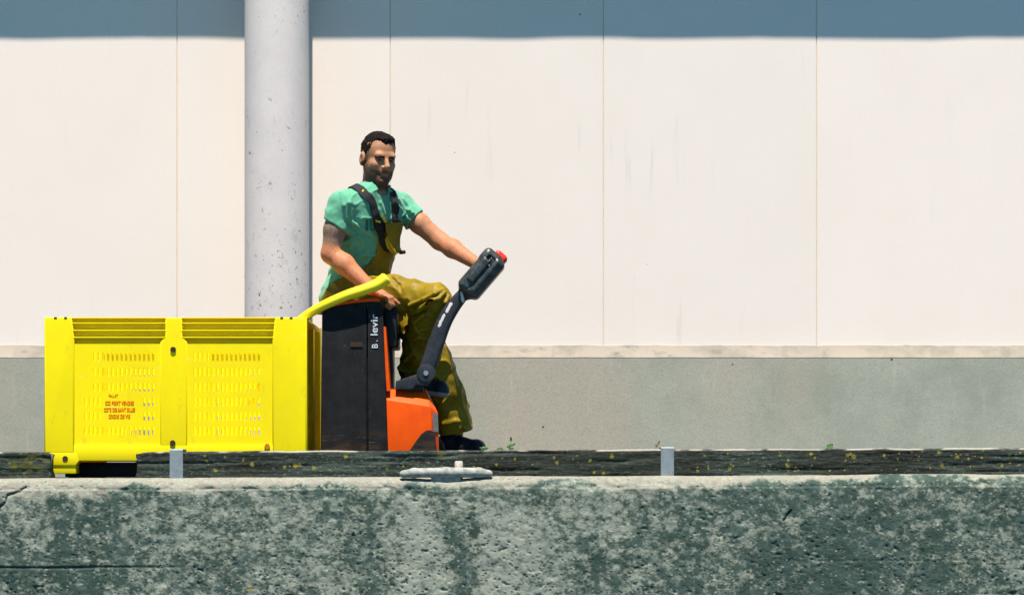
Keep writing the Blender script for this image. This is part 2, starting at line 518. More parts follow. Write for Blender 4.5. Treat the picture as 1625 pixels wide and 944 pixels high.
# warehouse
EAVE_L = 0.55
EAVE_Z = CZ + (HOR - 62) / (FPX / (DCAM + WY)) + EAVE_L * math.tan(math.radians(SUN_EL))
wh = empty('warehouse', (0, WY, 0))
tag(wh, 'long white panelled warehouse wall on a grey concrete plinth behind the driver', 'building')
PITCH = (957.5 - 281) / 2 / (FPX / (DCAM + WY))
XJ = P(281, 0, WY)[0]
PZ0 = P(0, 547, WY)[2]
HALF = PITCH / 2 - .0022
mb = MB(); mb.box(-HALF, HALF, 0, .12, PZ0 - .03, EAVE_Z + .05, .003, 2)
pan0 = mb.build('wall_panel', M['wall'], wh)
for k in range(-6, 8):
    o = pan0 if k == -6 else pan0.copy()
    if k != -6:
        COL.objects.link(o)
    o.parent = wh
    o.location = (XJ + (k + .5) * PITCH, 0, 0)
xl, xr = XJ - 6 * PITCH, XJ + 8 * PITCH
MB().box(xl + .01, xr - .01, WY + .004, WY + .3, PZ0 - .02, EAVE_Z + .1).build('joint_sealant', M['joint'], wh)
yl = P(0, 567.5, WY - .07)[2]
prof = [(WY + .5, -.1), (WY - .07, -.1), (WY - .07, yl), (WY - .004, PZ0), (WY + .5, PZ0)]
def long_prism(name, prof, x0, x1, mat, parent, nx=1):
    V, F = [], []
    n = len(prof)
    for i in range(nx + 1):
        for (y, z) in prof:
            V.append((x0 + (x1 - x0) * i / nx, y, z))
    for i in range(nx):
        for k in range(n):
            F.append((i * n + k, i * n + (k + 1) % n, (i + 1) * n + (k + 1) % n, (i + 1) * n + k))
    F.append(tuple(range(n))); F.append(tuple(nx * n + k for k in range(n)))
    me = bpy.data.meshes.new(name); me.from_pydata(V, [], F)
    bm = bmesh.new(); bm.from_mesh(me); bmesh.ops.recalc_face_normals(bm, faces=bm.faces); bm.to_mesh(me); bm.free()
    return link(name, me, mat, parent)
long_prism('plinth', [(WY + .5, -.1), (WY - .07, -.1), (WY - .07, yl), (WY + .5, yl)], xl, xr, M['plinth'], wh)
# chamfered top of the plinth with a slightly uneven cast edge
nx = 900
xs = np.linspace(xl, xr, nx + 1)
V = []; F = []
j1 = (fbm(xs * 9, 0, 0, 3, 4) - .5) * .010; j2 = (fbm(xs * 14, 5, 0, 9, 4) - .5) * .008
for i, x in enumerate(xs):
    V += [(x, WY - .0704, yl - .002), (x, WY - .0706, yl + .002 + j1[i] * .3), (x, WY - .062, yl + .006 + j1[i]), (x, WY - .01, PZ0 - .004 + j2[i]), (x, WY + .05, PZ0 + j2[i])]
for i in range(nx):
    for k in range(4):
        b_ = i * 5 + k
        F.append((b_, b_ + 5, b_ + 6, b_ + 1))
me = bpy.data.meshes.new('plinth_edge'); me.from_pydata(V, [], F)
me.polygons.foreach_set('use_smooth', [True] * len(me.polygons)); me.set_sharp_from_angle(angle=.6)
link('plinth_edge', me, M['edge'], wh)
long_prism('eave', [(WY - EAVE_L, EAVE_Z), (WY - EAVE_L, EAVE_Z + .22), (WY + .3, EAVE_Z + .3), (WY + .3, EAVE_Z + .06), (WY - .02, EAVE_Z + .06)], xl - .3, xr + .3, M['soffit'], wh, 160)
ev = bpy.data.objects['eave'].data
for v in ev.vertices:
    v.co.z += (float(vn(v.co.x * 2.2, 0, 0, 401)) - .5) * .016 + (float(vn(v.co.x * 11, 0, 0, 403)) - .5) * .004
MB().prism([(xl, .0), (xl, EAVE_Z + .1), (xr, EAVE_Z + .1), (xr, 0)], WY + 12, WY + 12.2).build('back_wall', M['wall'], wh)
for xe in (xl, xr - .15):
    MB().box(xe, xe + .15, WY + .51, WY + 11.99, 0, EAVE_Z + .1).build('end_wall', M['wall'], wh)
MB().box(xl - .3, xr + .3, WY + .31, WY + 12.5, EAVE_Z + .12, EAVE_Z + .34).build('roof', M['roof'], wh)

# round column in front of the wall
cY = WY - .255
c0 = P(439.3, 0, cY)
cr = L(51.0, cY)
colm = tag(MB().cyl((c0[0], cY, 2.35), (0, 0, 1), cr, 4.78, 96).build('column', M['column'], smooth=True),
    'thick round pale grey column with chipped and rusty paint in front of the white wall', 'column')

# ------------------------------------------------------------------ quay wall
XA, XB = -2.75, 2.75
xs = np.concatenate([np.linspace(-30, XA, 40)[:-1], np.arange(XA, XB, .0048), np.linspace(XB, 30, 40)])
prof = []
YF = -.30
for y in np.linspace(.05, -.22, 30): prof.append((y, 0.0, 0.0))
for k in range(1, 19):
    th = math.pi / 2 * k / 18
    prof.append((-.22 - .075 * math.sin(th), -.05 * (1 - math.cos(th)), k / 18))
for z in np.arange(-.055, -.68, -.0048): prof.append((YF + (-.05 - z) * -.02, z, 1.0))
for z in np.linspace(-.7, -2.2, 12): prof.append((YF + (-.05 - z) * -.02, z, 1.0))
prof = np.array(prof)
nX, nP = len(xs), len(prof)
X = np.repeat(xs[:, None], nP, 1); Yq = np.repeat(prof[None, :, 0], nX, 0); Zq = np.repeat(prof[None, :, 1], nX, 0)
K = np.repeat(prof[None, :, 2], nX, 0)
pxq = 812.5 + X * FPX / (DCAM + YF)
pyq = HOR - (Zq - CZ) * FPX / (DCAM + YF)
rough = fbm(X * 34, Yq * 34, Zq * 34, 11, 4, .6) - .5
und = fbm(X * 4, Yq * 4, Zq * 4, 21, 3) - .5
hn = vn(X * 55, Yq * 55, Zq * 85, 31)
pit = sstep(.80, .92, hn) * sstep(.38, .6, vn(X * 5, 0, Zq * 5, 33)) + .45 * sstep(.82, .95, vn(X * 75, 3, Zq * 105, 37))
big = sstep(.95, .99, vn(X * 24, Yq * 24, Zq * 34, 35))
# chipped and patched lip
chip = sstep(.5, .72, fbm(X * 5.5, Yq * 3, Zq * 9, 41, 4)) * np.exp(-((Zq + .035) / .035) ** 2)
disp = rough * .007 + und * .010 - pit * .0055 - big * .012 - chip * .016
# a formwork joint low on the wall
jz = -.39 + .004 * X
jn = np.exp(-((Zq - jz - (vn(X * 6, 0, 0, 51) - .5) * .006) / .0045) ** 2) * (sstep(.42, .62, vn(X * 1.1 + 3, 0, 0, 53)) + np.clip(sstep(-1.2, -1.9, X), 0, 1)).clip(0, 1)
jn = jn * np.where(X > -1.4, .3, 1)
disp -= jn * .006
# crack at the far left
def segdist(px, py, pts):
    d = np.full(px.shape, 1e9)
    for (x0, y0), (x1, y1) in zip(pts[:-1], pts[1:]):
        vx, vy = x1 - x0, y1 - y0
        t = np.clip(((px - x0) * vx + (py - y0) * vy) / (vx * vx + vy * vy), 0, 1)
        d = np.minimum(d, np.hypot(px - x0 - t * vx, py - y0 - t * vy))
    return d
wob = (vn(X * 60, Zq * 60, 0, 61) - .5) * 6
cd = segdist(pxq + wob, pyq, [(-4, 805), (6, 796), (11, 783), (24, 779), (33, 773), (40, 768)])
cd = np.minimum(cd, segdist(pxq + wob, pyq, [(1243, 827), (1250, 818), (1255, 812)]))
crack = np.exp(-(cd / 1.7) ** 2)
disp -= crack * .012
nyv = np.where(K > 0, -np.sin(np.minimum(K, 1) * math.pi / 2), 0)
nzv = np.where(K < 1, np.cos(K * math.pi / 2), 0)
amp = np.where(K > 0, .35 + .65 * K, .25)
lipz = (fbm(xs * 3.0, 0, 0, 71, 3) - .5) * .012 - .012 * np.exp(-((812.5 + xs * 355 - 705) / 55) ** 2)
Yd = Yq + nyv * disp * amp
Zd = Zq + nzv * disp * amp + gz(X) + lipz[:, None] * np.where(Yq < -.21, 1, 0) * (1 - sstep(-.05, -.12, Zq))
V = np.stack([X, Yd, Zd], -1).reshape(-1, 3)
I = np.arange(nX * nP).reshape(nX, nP)
F = np.stack([I[:-1, :-1], I[:-1, 1:], I[1:, 1:], I[1:, :-1]], -1).reshape(-1, 4)
me = mesh_np('quay_wall', V, F)
# stains: algae everywhere, rain-washed pale runs under the cleat, darker to the right
n1 = fbm(X * 2.2, 3, Zq * 2.2, 81, 4) - .5
n2 = fbm(X * 9, 3, Zq * 5, 83, 4) - .5
n3 = fbm(X * 30, 7, Zq * 42, 87, 3, .6) - .5
n4 = fbm(X * 75, 7, Zq * 100, 97, 2, .6) - .5
st = .68 + n1 * .8 + n2 * .9 + n3 * 1.7 + n4 * .9
st += .20 * sstep(900, 1300, pxq)
def band(c, wd, top=790): return np.exp(-((pxq - c + n2 * 30) / wd) ** 2) * sstep(top - 18, top + 25, pyq)
st -= .66 * band(655, 28) + .48 * band(692, 13, 820) + .75 * band(800, 38, 800) + .50 * band(855, 30, 840) + .25 * band(1150, 40, 850)
st -= .22 * np.exp(-((pxq - 300) / 130) ** 2 - ((pyq - 850) / 60) ** 2)
st += .45 * np.exp(-((pxq - 735) / 20) ** 2) * sstep(800, 850, pyq)
lw = 16 + 11 * np.clip((fbm(xs * 3.7, 9, 0, 91, 4) - .5) * 5, -1, 1.6)
lw = lw * (1 - .62 * sstep(1280, 1480, 812.5 + xs * 355)) + 16 * np.exp(-((812.5 + xs * 355 - 1130) / 110) ** 2)
rimy = HOR - (gz(xs) - CZ) * FPX / (DCAM + YF)
lip = 1 - sstep(.55, 1.25, (pyq - rimy[:, None] + n2 * 16) / lw[:, None])
attr(me, 'stain', (st * (1 - .8 * lip)).ravel()); attr(me, 'lip', lip.ravel()); attr(me, 'crack', np.maximum(crack, jn * .8).ravel())
qw = tag(link('quay_wall', me, M['quay']), 'pitted grey-green concrete quay wall with pale worn rim and dark algae stains across the foreground', 'quay wall')

# ------------------------------------------------------------------ timber kerb
def timber(px0, px1, label, seed, lich, moss=(), endwear=(0, 0), far=None):
    Yf, Yb = -.20, -.075
    x0, x1 = P(px0, 0, Yf)[0], P(px1, 0, Yf)[0]
    st_ = .0045
    xs = np.arange(x0, x1 + st_, st_)
    ztop, zb = .118, -.004
    ring = []
    for z in np.linspace(zb, ztop - .008, 26): ring.append((Yf, z, 0, -1, 0))
    for k in range(1, 4): ring.append((Yf + .008 * (1 - math.cos(k * math.pi / 6)), ztop - .008 + .008 * math.sin(k * math.pi / 6), 0, -math.cos(k * math.pi / 6), math.sin(k * math.pi / 6)))
    for y in np.linspace(Yf + .016, Yb - .008, 12): ring.append((y, ztop, 1, 0, 1))
    for k in range(0, 3): ring.append((Yb - .008 + .008 * math.sin(k * math.pi / 6), ztop - .008 + .008 * math.cos(k * math.pi / 6), 1, math.sin(k * math.pi / 6), math.cos(k * math.pi / 6)))
    for z in np.linspace(ztop - .008, zb, 8): ring.append((Yb, z, 0, 1, 0))
    ring = np.array(ring)
    n, m = len(xs), len(ring)
    X = np.repeat(xs[:, None], m, 1); Yr = np.repeat(ring[None, :, 0], n, 0); Z = np.repeat(ring[None, :, 1], n, 0)
    g = fbm(X * 5, Yr * 45, Z * 70, seed, 4, .6) - .5
    split = sstep(.70, .85, vn(X * 2.2, Yr * 30, Z * 75, seed + 5))
    g2 = fbm(X * 28, Yr * 60, Z * 95, seed + 40, 3, .6) - .5
    dn = g * .0045 + g2 * .0045 - split * .004
    ew0 = np.exp(-(X - x0) / .02) * endwear[0]; ew1 = np.exp(-(x1 - X) / .02) * endwear[1]
    dn = dn - (ew0 + ew1) * (.004 + .010 * vn(X * 40, 0, Z * 60, seed + 8))
    topdip = (fbm(X * 6, 0, 0, seed + 12, 4) - .5) * .006
    Yd = Yr + ring[None, :, 3] * dn
    Zd = Z + ring[None, :, 4] * dn + np.where(Z > .06, topdip * (Z / ztop), 0) + gz(X)
    # end faces shrink slightly and are ragged
    rag = (vn(Z * 70, Yr * 40, 0, seed + 3) - .5) * .014
    Xd = X + np.where(np.arange(n)[:, None] < 3, rag * endwear[0], 0) - np.where(np.arange(n)[:, None] > n - 4, rag * endwear[1], 0)
    V = np.stack([Xd, Yd, Zd], -1).reshape(-1, 3)
    I = np.arange(n * m).reshape(n, m)
    J = np.roll(I, -1, 1)
    F = np.stack([I[:-1], I[1:], J[1:], J[:-1]], -1).reshape(-1, 4)
    # end caps as fans to the section centre
    V = np.vstack([V, [[x0 + .003, (Yf + Yb) / 2, .055 + gz(x0)], [x1 - .003, (Yf + Yb) / 2, .055 + gz(x1)]]])
    c0i, c1i = n * m, n * m + 1
    caps = []
    for k in range(0, m, 2):
        k1, k2 = (k + 1) % m, (k + 2) % m
        caps.append((c0i, int(I[0, k]), int(I[0, k1]), int(I[0, k2])))
        caps.append((c1i, int(I[-1, k2]), int(I[-1, k1]), int(I[-1, k])))
    F = np.vstack([F, np.array(caps)])
    me = mesh_np('timber_beam', V, F)
    bm = bmesh.new(); bm.from_mesh(me); bmesh.ops.recalc_face_normals(bm, faces=bm.faces); bm.to_mesh(me); bm.free()
    px = 812.5 + X * FPX / (DCAM + Yf); py = HOR - (Z + gz(X) - CZ) * FPX / (DCAM + Yf)
    li = np.zeros_like(X); front = (ring[None, :, 3] < -.5) | (ring[None, :, 4] > .5)
    for (lx, ly, lr) in lich:
        li = np.maximum(li, 1 - np.hypot((px - lx) / lr, (py - ly) / lr))
    ms = np.zeros_like(X)
    for (lx, ly, lr) in moss:
        ms = np.maximum(ms, np.clip(1.3 - np.hypot((px - lx) / lr, (py - ly) / (lr * .6)), 0, 1))
    ms = ms * sstep(.4, .6, fbm(X * 40, 0, Z * 40, seed + 20, 3))
    pale = np.where(ring[None, :, 4] > .3, 1, 0) * sstep(.42, .58, fbm(X * 9, Yr * 15, 0, seed + 30, 4)) * .8
    ext = lambda q, v: np.concatenate([q.ravel(), [v, v]])
    attr(me, 'lichen', ext(np.clip(li, 0, 1) * 1.2, 0)); attr(me, 'moss', ext(ms * .8, 0)); attr(me, 'pale', ext(pale, 0))
    return tag(link('timber_beam', me, M['timber']), label, 'timber beam', 'weathered timber beams along the quay edge')
timber(-420, 79, 'short dark weathered timber beam at the left edge, ending at the yellow bin foot', 101, [(15, 735, 3)], [(52, 735, 26), (25, 740, 14)], (0, 1.0))
lich1 = [(469, 739, 6), (476, 737, 5), (452, 741, 5), (400, 737, 6), (386, 730, 4), (498, 742, 5), (549, 724, 6), (342, 746, 5), (614, 744, 4), (357, 724, 3), (325, 723, 4), (328, 731, 3),
         (788, 737, 4), (817, 728, 4), (879, 725, 4), (884, 734, 5), (845, 737, 2.5), (937, 729, 4), (971, 723, 6), (943, 749, 4), (958, 751, 5), (752, 741, 4), (640, 739, 3), (523, 745, 3)]
lich2 = [(1155, 720, 4), (1160, 736, 3), (1124, 739, 3), (1118, 723, 4), (1158, 744, 6), (1163, 739, 4), (1107, 747, 5), (1107, 741, 3), (1238, 722, 4.5), (1251, 730, 5), (1250, 740, 5.5), (1263, 742, 4), (1248, 736, 4), (1287, 720, 6), (1293, 726, 4), (1345, 722, 6), (1355, 724, 7), (1350, 720, 5), (1403, 723, 5), (1425, 729, 3), (1476, 742, 4), (1490, 717, 6), (1495, 738, 6), (1520, 725, 5), (1540, 740, 3), (1558, 726, 4), (1560, 715, 4), (1590, 739, 5), (1602, 722, 5), (1612, 722, 4), (1603, 734, 4), (1619, 718, 4), (1458, 724, 3), (1220, 747, 3), (1340, 746, 3)]
lich2 = [(x_, y_, q_ * .85) for x_, y_, q_ in lich2] + [(int(rng.uniform(1085, 1620)), int(rng.uniform(716, 748)), float(rng.uniform(1.4, 3))) for _ in range(40)]
lich1 += [(int(rng.uniform(300, 1040)), int(rng.uniform(722, 752)), float(rng.uniform(1.4, 2.6))) for _ in range(18)]
timber(216, 1056, 'long dark weathered timber beam with a ragged left end behind the iron cleat', 131, lich1, [(700, 722, 10)], (1.0, .2))
timber(1059, 2300, 'dark weathered timber beam dotted with yellow lichen, right of the far steel bracket', 171, lich2, (), (.2, 0))

# galvanised brackets over the beams
def bracket(pxa, pxb, pyt, label):
    Yf = -.20
    x0, x1 = P(pxa, 0, Yf)[0], P(pxb, 0, Yf)[0]
    zt = .121 + (gz((x0 + x1) / 2)); zb = gz(x0) - .003
    mb = MB()
    prof = [(Yf - .007, zb), (Yf - .007, zt + .004), (Yf, zt + .009), (-.068, zt + .009), (-.068, zb), (-.074, zb), (-.074, zt + .003), (Yf + .004, zt + .003), (Yf - .001, zt - .002), (Yf - .001, zb)]
    a_ = [mb.bm.verts.new((x0, y, z)) for y, z in prof]; b_ = [mb.bm.verts.new((x1, y, z)) for y, z in prof]
    n = len(prof)
    mb.bm.faces.new(a_); mb.bm.faces.new(b_[::-1])
    for i in range(n): mb.bm.faces.new((a_[i], b_[i], b_[(i + 1) % n], a_[(i + 1) % n]))
    bmesh.ops.recalc_face_normals(mb.bm, faces=mb.bm.faces)
    bmesh.ops.bevel(mb.bm, geom=list(mb.bm.edges), offset=.0012, segments=1, affect='EDGES')
    return tag(mb.build('steel_bracket', M['galv']), label, 'bracket', 'galvanised brackets holding the timber kerb')
bracket(269.5, 290.5, 712, 'flat galvanised steel bracket over the timber below the yellow bin')
bracket(1048.5, 1069.5, 710, 'flat galvanised steel bracket right of the driver, where two timber beams meet')

# ------------------------------------------------------------------ sculpting fields (signed distance -> mesh)
class Field:
    def __init__(self, lo, hi, h, fine=None, hf=None):
        self.lo = np.array(lo, float); self.h = h
        self.ax = []
        for i in range(3):
            a0, b0 = float(lo[i]), float(hi[i])
            if fine is None:
                self.ax.append(np.arange(a0, b0 + h, h).astype(np.float32))
            else:                       # closer grid planes through the fine box
                fa, fb = max(fine[0][i], a0 + h), min(fine[1][i], b0 - h)
                self.ax.append(np.concatenate([np.linspace(a0, fa, max(2, int((fa - a0) / h)), endpoint=False), np.arange(fa, fb, hf), np.linspace(fb, b0, max(2, int((b0 - fb) / h)))]).astype(np.float32))
        self.n = np.array([len(q) for q in self.ax])
        self.F = np.full(self.n, .15, np.float32)
    def sl(self, lo, hi):
        a = np.array([np.searchsorted(self.ax[i], lo[i]) - 1 for i in range(3)]).clip(0, self.n - 1)
        b = np.array([np.searchsorted(self.ax[i], hi[i]) + 1 for i in range(3)]).clip(1, self.n)
        b = np.maximum(b, a + 1)
        return tuple(slice(a[i], b[i]) for i in range(3))
    def pts(self, s):
        return self.ax[0][s[0]][:, None, None], self.ax[1][s[1]][None, :, None], self.ax[2][s[2]][None, None, :]
    def put(self, fn, lo, hi, k=.02, mode='add', m=None):
        m = (k + .02) if m is None else m
        s = self.sl(np.array(lo) - m, np.array(hi) + m)
        d = fn(*self.pts(s)).astype(np.float32)
        A = self.F[s]
        if mode == 'add':
            h = np.maximum(k - np.abs(A - d), 0) / k
            self.F[s] = np.minimum(A, d) - h * h * k * .25
        else:
            d = -d
            h = np.maximum(k - np.abs(A - d), 0) / k
            self.F[s] = np.maximum(A, d) + h * h * k * .25
    def cone(self, a, b, ra, rb, k=.02, mode='add'):
        a, b = np.array(a, float), np.array(b, float)
        ab = b - a; L2 = max(ab.dot(ab), 1e-9)
        def fn(x, y, z):
            t = np.clip(((x - a[0]) * ab[0] + (y - a[1]) * ab[1] + (z - a[2]) * ab[2]) / L2, 0, 1)
            return np.sqrt((x - a[0] - t * ab[0]) ** 2 + (y - a[1] - t * ab[1]) ** 2 + (z - a[2] - t * ab[2]) ** 2) - (ra + (rb - ra) * t)
        r = max(ra, rb)
        self.put(fn, np.minimum(a, b) - r, np.maximum(a, b) + r, k, mode)
    def chain(self, pts, rs, k=.012, mode='add'):
        for i in range(len(pts) - 1): self.cone(pts[i], pts[i + 1], rs[i], rs[i + 1], k, mode)
    def ell(self, c, r, R=None, k=.02, mode='add'):
        c, r = np.array(c, float), np.array(r, float)
        R = np.eye(3) if R is None else R       # columns = axes
        def fn(x, y, z):
            dx, dy, dz = x - c[0], y - c[1], z - c[2]
            q = [(dx * R[0, i] + dy * R[1, i] + dz * R[2, i]) for i in range(3)]
            k0 = np.sqrt(sum((q[i] / r[i]) ** 2 for i in range(3)))
            k1 = np.sqrt(sum((q[i] / r[i] ** 2) ** 2 for i in range(3))) + 1e-9
            return k0 * (k0 - 1) / k1
        R_ = r.max()
        self.put(fn, c - R_, c + R_, k, mode)
    def rbox(self, c, hs, R, rr, k=.01, mode='add'):
        c = np.array(c, float)
        def fn(x, y, z):
            dx, dy, dz = x - c[0], y - c[1], z - c[2]
            q = [np.abs(dx * R[0, i] + dy * R[1, i] + dz * R[2, i]) - (hs[i] - rr) for i in range(3)]
            return np.sqrt(sum(np.maximum(qi, 0) ** 2 for qi in q)) + np.minimum(np.maximum(np.maximum(q[0], q[1]), q[2]), 0) - rr
        R_ = np.linalg.norm(hs)
        self.put(fn, c - R_, c + R_, k, mode)
    def sample(self, p):
        p = np.asarray(p); g = np.stack([np.interp(p[..., q], self.ax[q], np.arange(self.n[q])) for q in range(3)], -1)
        i = np.clip(np.floor(g).astype(int), 0, self.n - 2); f = g - i
        r = 0
        for a in (0, 1):
            for b in (0, 1):
                for c in (0, 1):
                    wgt = (f[..., 0] if a else 1 - f[..., 0]) * (f[..., 1] if b else 1 - f[..., 1]) * (f[..., 2] if c else 1 - f[..., 2])
                    r = r + wgt * self.F[i[..., 0] + a, i[..., 1] + b, i[..., 2] + c]
        return r
    def grad(self, p):
        p = np.asarray(p, float); e_ = self.h * 1.2; g = []
        for i in range(3):
            d = np.zeros(3); d[i] = e_
            g.append((self.sample(p + d) - self.sample(p - d)) / (2 * e_))
        g = np.stack(g, -1)
        return g / (np.linalg.norm(g, axis=-1, keepdims=True) + 1e-9)
    def front(self, px, py, Y0=.05, Y1=.8, off=0.0):
        """first hit of a line of sight through photo pixel (px, py)"""
        prev = None
        for Y in np.arange(Y0, Y1, .003):
            p = P(px, py, Y)
            if self.sample(p) < off: return p
        return None
    def snap(self, p, off=0.0, it=14):
        p = np.array(p, float)
        for _ in range(it):
            d = float(self.sample(p)) - off
            p = p - self.grad(p) * np.clip(d, -.02, .02) * .8
        return p
    def mesh(self, name, smooth=2):
        F = self.F; h = self.h
        ins = F < 0
        c = np.zeros(np.array(F.shape) - 1, np.uint8)
        for a in (0, 1):
            for b in (0, 1):
                for d in (0, 1):
                    c += ins[a:F.shape[0] - 1 + a, b:F.shape[1] - 1 + b, d:F.shape[2] - 1 + d]
        idx = np.argwhere((c > 0) & (c < 8))
        cor = [(a, b, d) for a in (0, 1) for b in (0, 1) for d in (0, 1)]
        vals = np.stack([F[idx[:, 0] + a, idx[:, 1] + b, idx[:, 2] + d] for a, b, d in cor], -1)
        acc = np.zeros((len(idx), 3)); cnt = np.zeros(len(idx))
        for i in range(8):
            for j in range(i + 1, 8):
                if sum(abs(cor[i][q] - cor[j][q]) for q in range(3)) != 1: continue
                vi, vj = vals[:, i], vals[:, j]
                mk = (vi < 0) != (vj < 0)
                t = np.where(mk, vi / np.where(mk, vi - vj, 1), 0)
                pt = np.array(cor[i])[None] + t[:, None] * (np.array(cor[j]) - np.array(cor[i]))[None]
                acc += pt * mk[:, None]; cnt += mk
        V = idx + acc / cnt[:, None]
        V = np.stack([np.interp(V[:, q], np.arange(self.n[q]), self.ax[q]) for q in range(3)], -1)
        m = np.full(c.shape, -1, np.int32); m[tuple(idx.T)] = np.arange(len(idx))
        faces = []
        for axn in range(3):
            A = np.moveaxis(ins, axn, 0); Mm = np.moveaxis(m, axn, 0)
            ch = A[:-1, 1:-1, 1:-1] != A[1:, 1:-1, 1:-1]
            q = np.argwhere(ch)
            i, j, k_ = q[:, 0], q[:, 1] + 1, q[:, 2] + 1
            f = np.stack([Mm[i, j - 1, k_ - 1], Mm[i, j, k_ - 1], Mm[i, j, k_], Mm[i, j - 1, k_]], -1)
            fl = A[:-1, 1:-1, 1:-1][ch]
            if axn == 1: fl = ~fl
            f[~fl] = f[~fl][:, ::-1]
            faces.append(f)
        Fc = np.vstack(faces)
        Fc = Fc[(Fc >= 0).all(1)]
        for _ in range(smooth):
            s_ = np.zeros_like(V); n_ = np.zeros(len(V))
            for a in range(4):
                for b in ((a + 1) % 4, (a + 3) % 4):
                    for q in range(3): s_[:, q] += np.bincount(Fc[:, a], V[Fc[:, b], q], len(V))
                    n_ += np.bincount(Fc[:, a], minlength=len(V))
            V = V * .5 + .5 * s_ / np.maximum(n_, 1)[:, None]
        me = mesh_np(name, V, Fc)
        return me, V

# ------------------------------------------------------------------ iron cleat on the rim
f = Field(P(620, 775, -.26) - .06, P(795, 725, -.26) + .06, .004)
cy_ = -.262
f.chain([P(640, 752, cy_), P(657, 750, cy_), P(708, 749.5, cy_), P(760, 749.5, cy_), P(776, 751.5, cy_)], [L(6, 0), L(7.4, 0), L(8.2, 0), L(7.6, 0), L(6, 0)], .01)
for q in (655, 753): f.cone(P(q, 756, cy_), P(q, 741, cy_), .004, .004, .004, 'cut') if False else None
me, V = f.mesh('bar', 1)
cl = empty('mooring_cleat', P(708, 758, cy_))
tag(cl, 'low iron mooring cleat with a worn grey bar lying on the quay rim', 'cleat')
V = V.copy(); link('bar', me, M['cleat'], cl)
mb = MB()
mb.cyl(P(728, 740, -.235), (0, 0, 1), L(7.2, 0), L(17, 0), 20, L(6.3, 0), .006)
mb.build('stud', M['cleat_pale'], cl, True)
MB().box(P(684, 0, cy_)[0], P(732, 0, cy_)[0], cy_ - .006, cy_ + .03, P(0, 768, cy_)[2], P(0, 750, cy_)[2], .006).build('base', M['cleat'], cl)

# ------------------------------------------------------------------ weeds behind the kerb
def weed(px, py, leaves, label, mat):
    V, F = [], []
    base = P(px, 721, -.066)
    for (dx, dy, ang, ln, wd) in leaves:
        tip = P(px + dx, py + dy, -.055 + .02 * math.sin(ang))
        # stem
        st_ = base + np.array([0, .004, 0])
        mid = (st_ + tip) / 2 + np.array([.002 * math.cos(ang), 0, .002])
        sw = .0012
        for p, q in ((st_, mid), (mid, tip)):
            i = len(V)
            V += [p + [-sw, 0, 0], p + [sw, 0, 0], q + [sw, 0, 0], q + [-sw, 0, 0]]; F.append((i, i + 1, i + 2, i + 3))
        l_, w_ = L(ln, 0), L(wd, 0)
        d = np.array([math.cos(ang), -.25, math.sin(ang)]); d /= np.linalg.norm(d)
        s_ = np.cross(d, [0.15, -1, .35]); s_ /= np.linalg.norm(s_)
        i = len(V)
        nrm = np.cross(d, s_)
        V += [tip - d * l_ * .5, tip - d * l_ * .15 + s_ * w_ * .5 + nrm * .002, tip + d * l_ * .2 + s_ * w_ * .4 + nrm * .002, tip + d * l_ * .5, tip + d * l_ * .2 - s_ * w_ * .4 + nrm * .002, tip - d * l_ * .15 - s_ * w_ * .5 + nrm * .002, tip]
        F += [(i, i + 1, i + 6, i + 6), (i + 1, i + 2, i + 6, i + 6), (i + 2, i + 3, i + 6, i + 6), (i + 3, i + 4, i + 6, i + 6), (i + 4, i + 5, i + 6, i + 6), (i + 5, i, i + 6, i + 6)]
    me = bpy.data.meshes.new('weed')
    me.from_pydata([tuple(v) for v in V], [], [tuple(dict.fromkeys(q)) for q in F])
    return tag(link('weed', me, mat), label, 'weed', 'weeds growing behind the timber kerb')
weed(811, 708, [(0, -11, 1.6, 9, 4), (-2, -1, .5, 9, 5), (4, -3, .7, 8, 3), (-4, 1, 2.6, 8, 4), (2, 2, -.3, 7, 4), (-1, 3, 2.2, 7, 5)], 'upright green weed with several leaves, tallest one right of the navy shoe', M['leaf'])
weed(768, 710, [(0, 0, .1, 11, 5), (-4, 1, 2.8, 8, 4), (4, 1, .3, 8, 4)], 'low flat green weed just right of the navy shoe toe', M['leaf'])
weed(792, 711, [(0, 0, .2, 11, 4), (5, 1, 0, 6, 3)], 'tiny green weed between the shoe and the upright weed', M['leaf'])
weed(1045, 706, [(0, -3, 1.1, 11, 3), (-3, 2, 1.9, 8, 3), (5, 3, .3, 9, 3)], 'thin yellowish weed stalk beside the right steel bracket', M['dryleaf'])
weed(1317, 707, [(-2, 0, 2.6, 7, 6), (2, -1, .6, 7, 6), (3, 2, 0, 6, 4), (-4, 3, 3.0, 6, 4)], 'small round leafed weed near the right end of the timber', M['leaf'])

